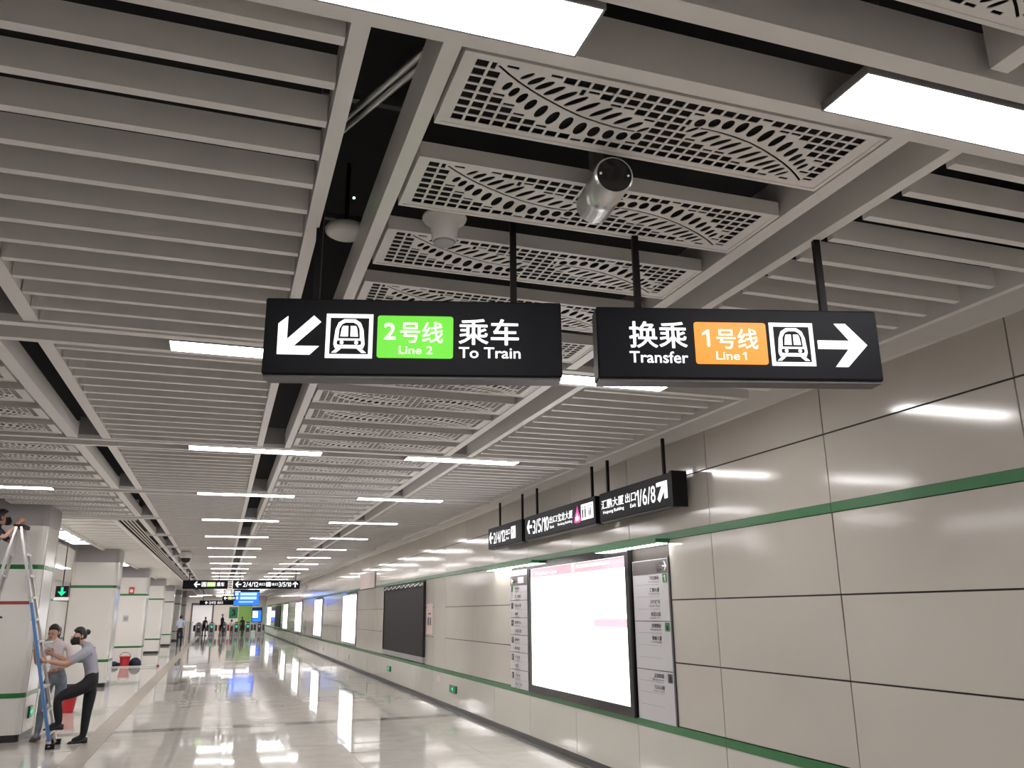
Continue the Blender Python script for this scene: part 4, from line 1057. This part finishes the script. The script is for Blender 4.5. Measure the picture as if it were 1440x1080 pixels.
# second helper behind the ladder
DX2 = -.17
X0, Y0 = -2.06 + DX2, 14.50
X0 -= DX2
person('person in white shirt and jeans standing behind the ladder', (X0 + DX2, Y0, 0), {
    'pelvis': Q(-2.05, 14.52, .86), 'waist': Q(-2.06, 14.52, 1.0), 'chest': Q(-2.07, 14.50, 1.18), 'collar': Q(-2.10, 14.48, 1.34), 'skull': Q(-2.155, 14.44, 1.505),
    'shoL': Q(-2.25, 14.48, 1.29), 'elbL': Q(-2.31, 14.36, 1.07), 'wriL': Q(-2.33, 14.22, 1.25), 'shoR': Q(-1.925, 14.48, 1.29), 'elbR': Q(-1.87, 14.42, 1.06), 'wriR': Q(-2.05, 14.28, .98),
    'hipL': Q(-2.16, 14.52, .81), 'kneeL': Q(-2.19, 14.47, .45), 'ankL': Q(-2.21, 14.50, .085), 'toeL': Q(-2.24, 14.36, .035),
    'hipR': Q(-1.965, 14.52, .81), 'kneeR': Q(-1.985, 14.45, .45), 'ankR': Q(-2.00, 14.48, .085), 'toeR': Q(-2.02, 14.34, .035)},
    ('shirt_white', 'jeans', 'shoe_brown'), 'pony', (-.35, -1, -.25), False, hands=(('L', (.5, 0, .3), 1), ('R', (-.4, 0, .3), -1)), rad_k=1.08, hs=.96)
# worker up on the ladder
X0, Y0 = -3.1, 13.85
zr = 1.70
def onl(z): return on_l(z)
person('worker in dark clothes up the stepladder reaching to its top', (X0, Y0, 0), {
    'pelvis': Q(-3.20, 13.86, zr + .80), 'waist': Q(-3.20, 13.86, zr + .94), 'chest': Q(-3.18, 13.86, zr + 1.12), 'collar': Q(-3.15, 13.86, zr + 1.28), 'skull': Q(-3.09, 13.85, zr + 1.43),
    'shoL': Q(-3.14, 14.03, zr + 1.235), 'elbL': Q(-3.00, 14.07, zr + 1.10), 'wriL': Q(-2.90, 13.98, zr + 1.30), 'shoR': Q(-3.14, 13.69, zr + 1.235), 'elbR': Q(-2.99, 13.62, zr + 1.13), 'wriR': Q(-2.86, 13.70, zr + 1.33),
    'hipL': Q(-3.19, 13.96, zr + .75), 'kneeL': Q(-3.15, 13.95, zr + .40), 'ankL': Q(on_l(zr) - .05, 13.92, zr + .095), 'toeL': Q(on_l(zr) + .07, 13.92, zr + .05),
    'hipR': Q(-3.19, 13.76, zr + .75), 'kneeR': Q(-3.15, 13.76, zr + .40), 'ankR': Q(on_l(zr) - .05, 13.78, zr + .095), 'toeR': Q(on_l(zr) + .07, 13.78, zr + .05)},
    ('navy', 'navy', 'shoe'), 'short', (1, .2, .05), True, hands=(('L', (0, -1, -.3), 1), ('R', (0, 1, -.3), -1)), rad_k=.95, hs=.98)
# walking figures, all from one standing pose
def stand(h=1.68, stride=.0, lean=0.0, arm=.0):
    k = h / 1.68
    J = {'pelvis': (0, 0, .90), 'waist': (0, lean * .2, 1.04), 'chest': (0, lean * .5, 1.22), 'collar': (0, lean * .8, 1.39), 'skull': (0, lean + .01, 1.565)}
    for s, sg in (('L', -1), ('R', 1)):
        J['sho' + s] = (sg * .17, lean * .8, 1.34); J['elb' + s] = (sg * .215, lean * .6 + .02 - arm * sg * .08, 1.08); J['wri' + s] = (sg * .22, lean * .5 + .08 + arm * .1, .86)
        J['hip' + s] = (sg * .09, 0, .86); J['knee' + s] = (sg * .10, sg * stride * .5 + .02, .48); J['ank' + s] = (sg * .10, sg * stride, .085); J['toe' + s] = (sg * .115, sg * stride + .14, .035)
    return {a: tuple(v * k for v in b) for a, b in J.items()}
person('man in light blue shirt and dark trousers walking away down the hall', (-2.02, 51.6, 0), stand(1.70, .10), ('shirt_blue', 'trousers', 'shoe'), 'short', (0, 1, 0), False, rz=R(6), hands=(('L', (1, 0, 0), 1), ('R', (-1, 0, 0), -1)), bare=True)
person('dark clothed person standing by the gates beside the green board', (.25, 77.0, 0), stand(1.74, .12, .02), ('navy', 'trousers', 'shoe'), 'short', (1, .3, 0), False, rz=R(-60), sub=1, bare=False)
person('person in brown jacket at the leftmost ticket gate', (-1.15, 77.6, 0), stand(1.50, .08, .14), ('brown', 'trousers', 'shoe'), 'short', (0, 1, -.2), False, rz=R(-30), sub=1, bare=False)
person('person in black leaning over at the fourth ticket gate', (1.95, 77.3, 0), stand(1.48, .10, .20), ('trousers', 'trousers', 'shoe'), 'short', (0, 1, -.3), False, rz=R(20), sub=1, bare=False)
person('person in white top and brown trousers at the third ticket gate', (1.05, 77.0, 0), stand(1.25, .10, .16), ('shirt_white', 'brown', 'shoe'), 'short', (0, 1, -.3), False, rz=R(10), sub=1, bare=False)
bpy.data.objects.remove(_fonto)
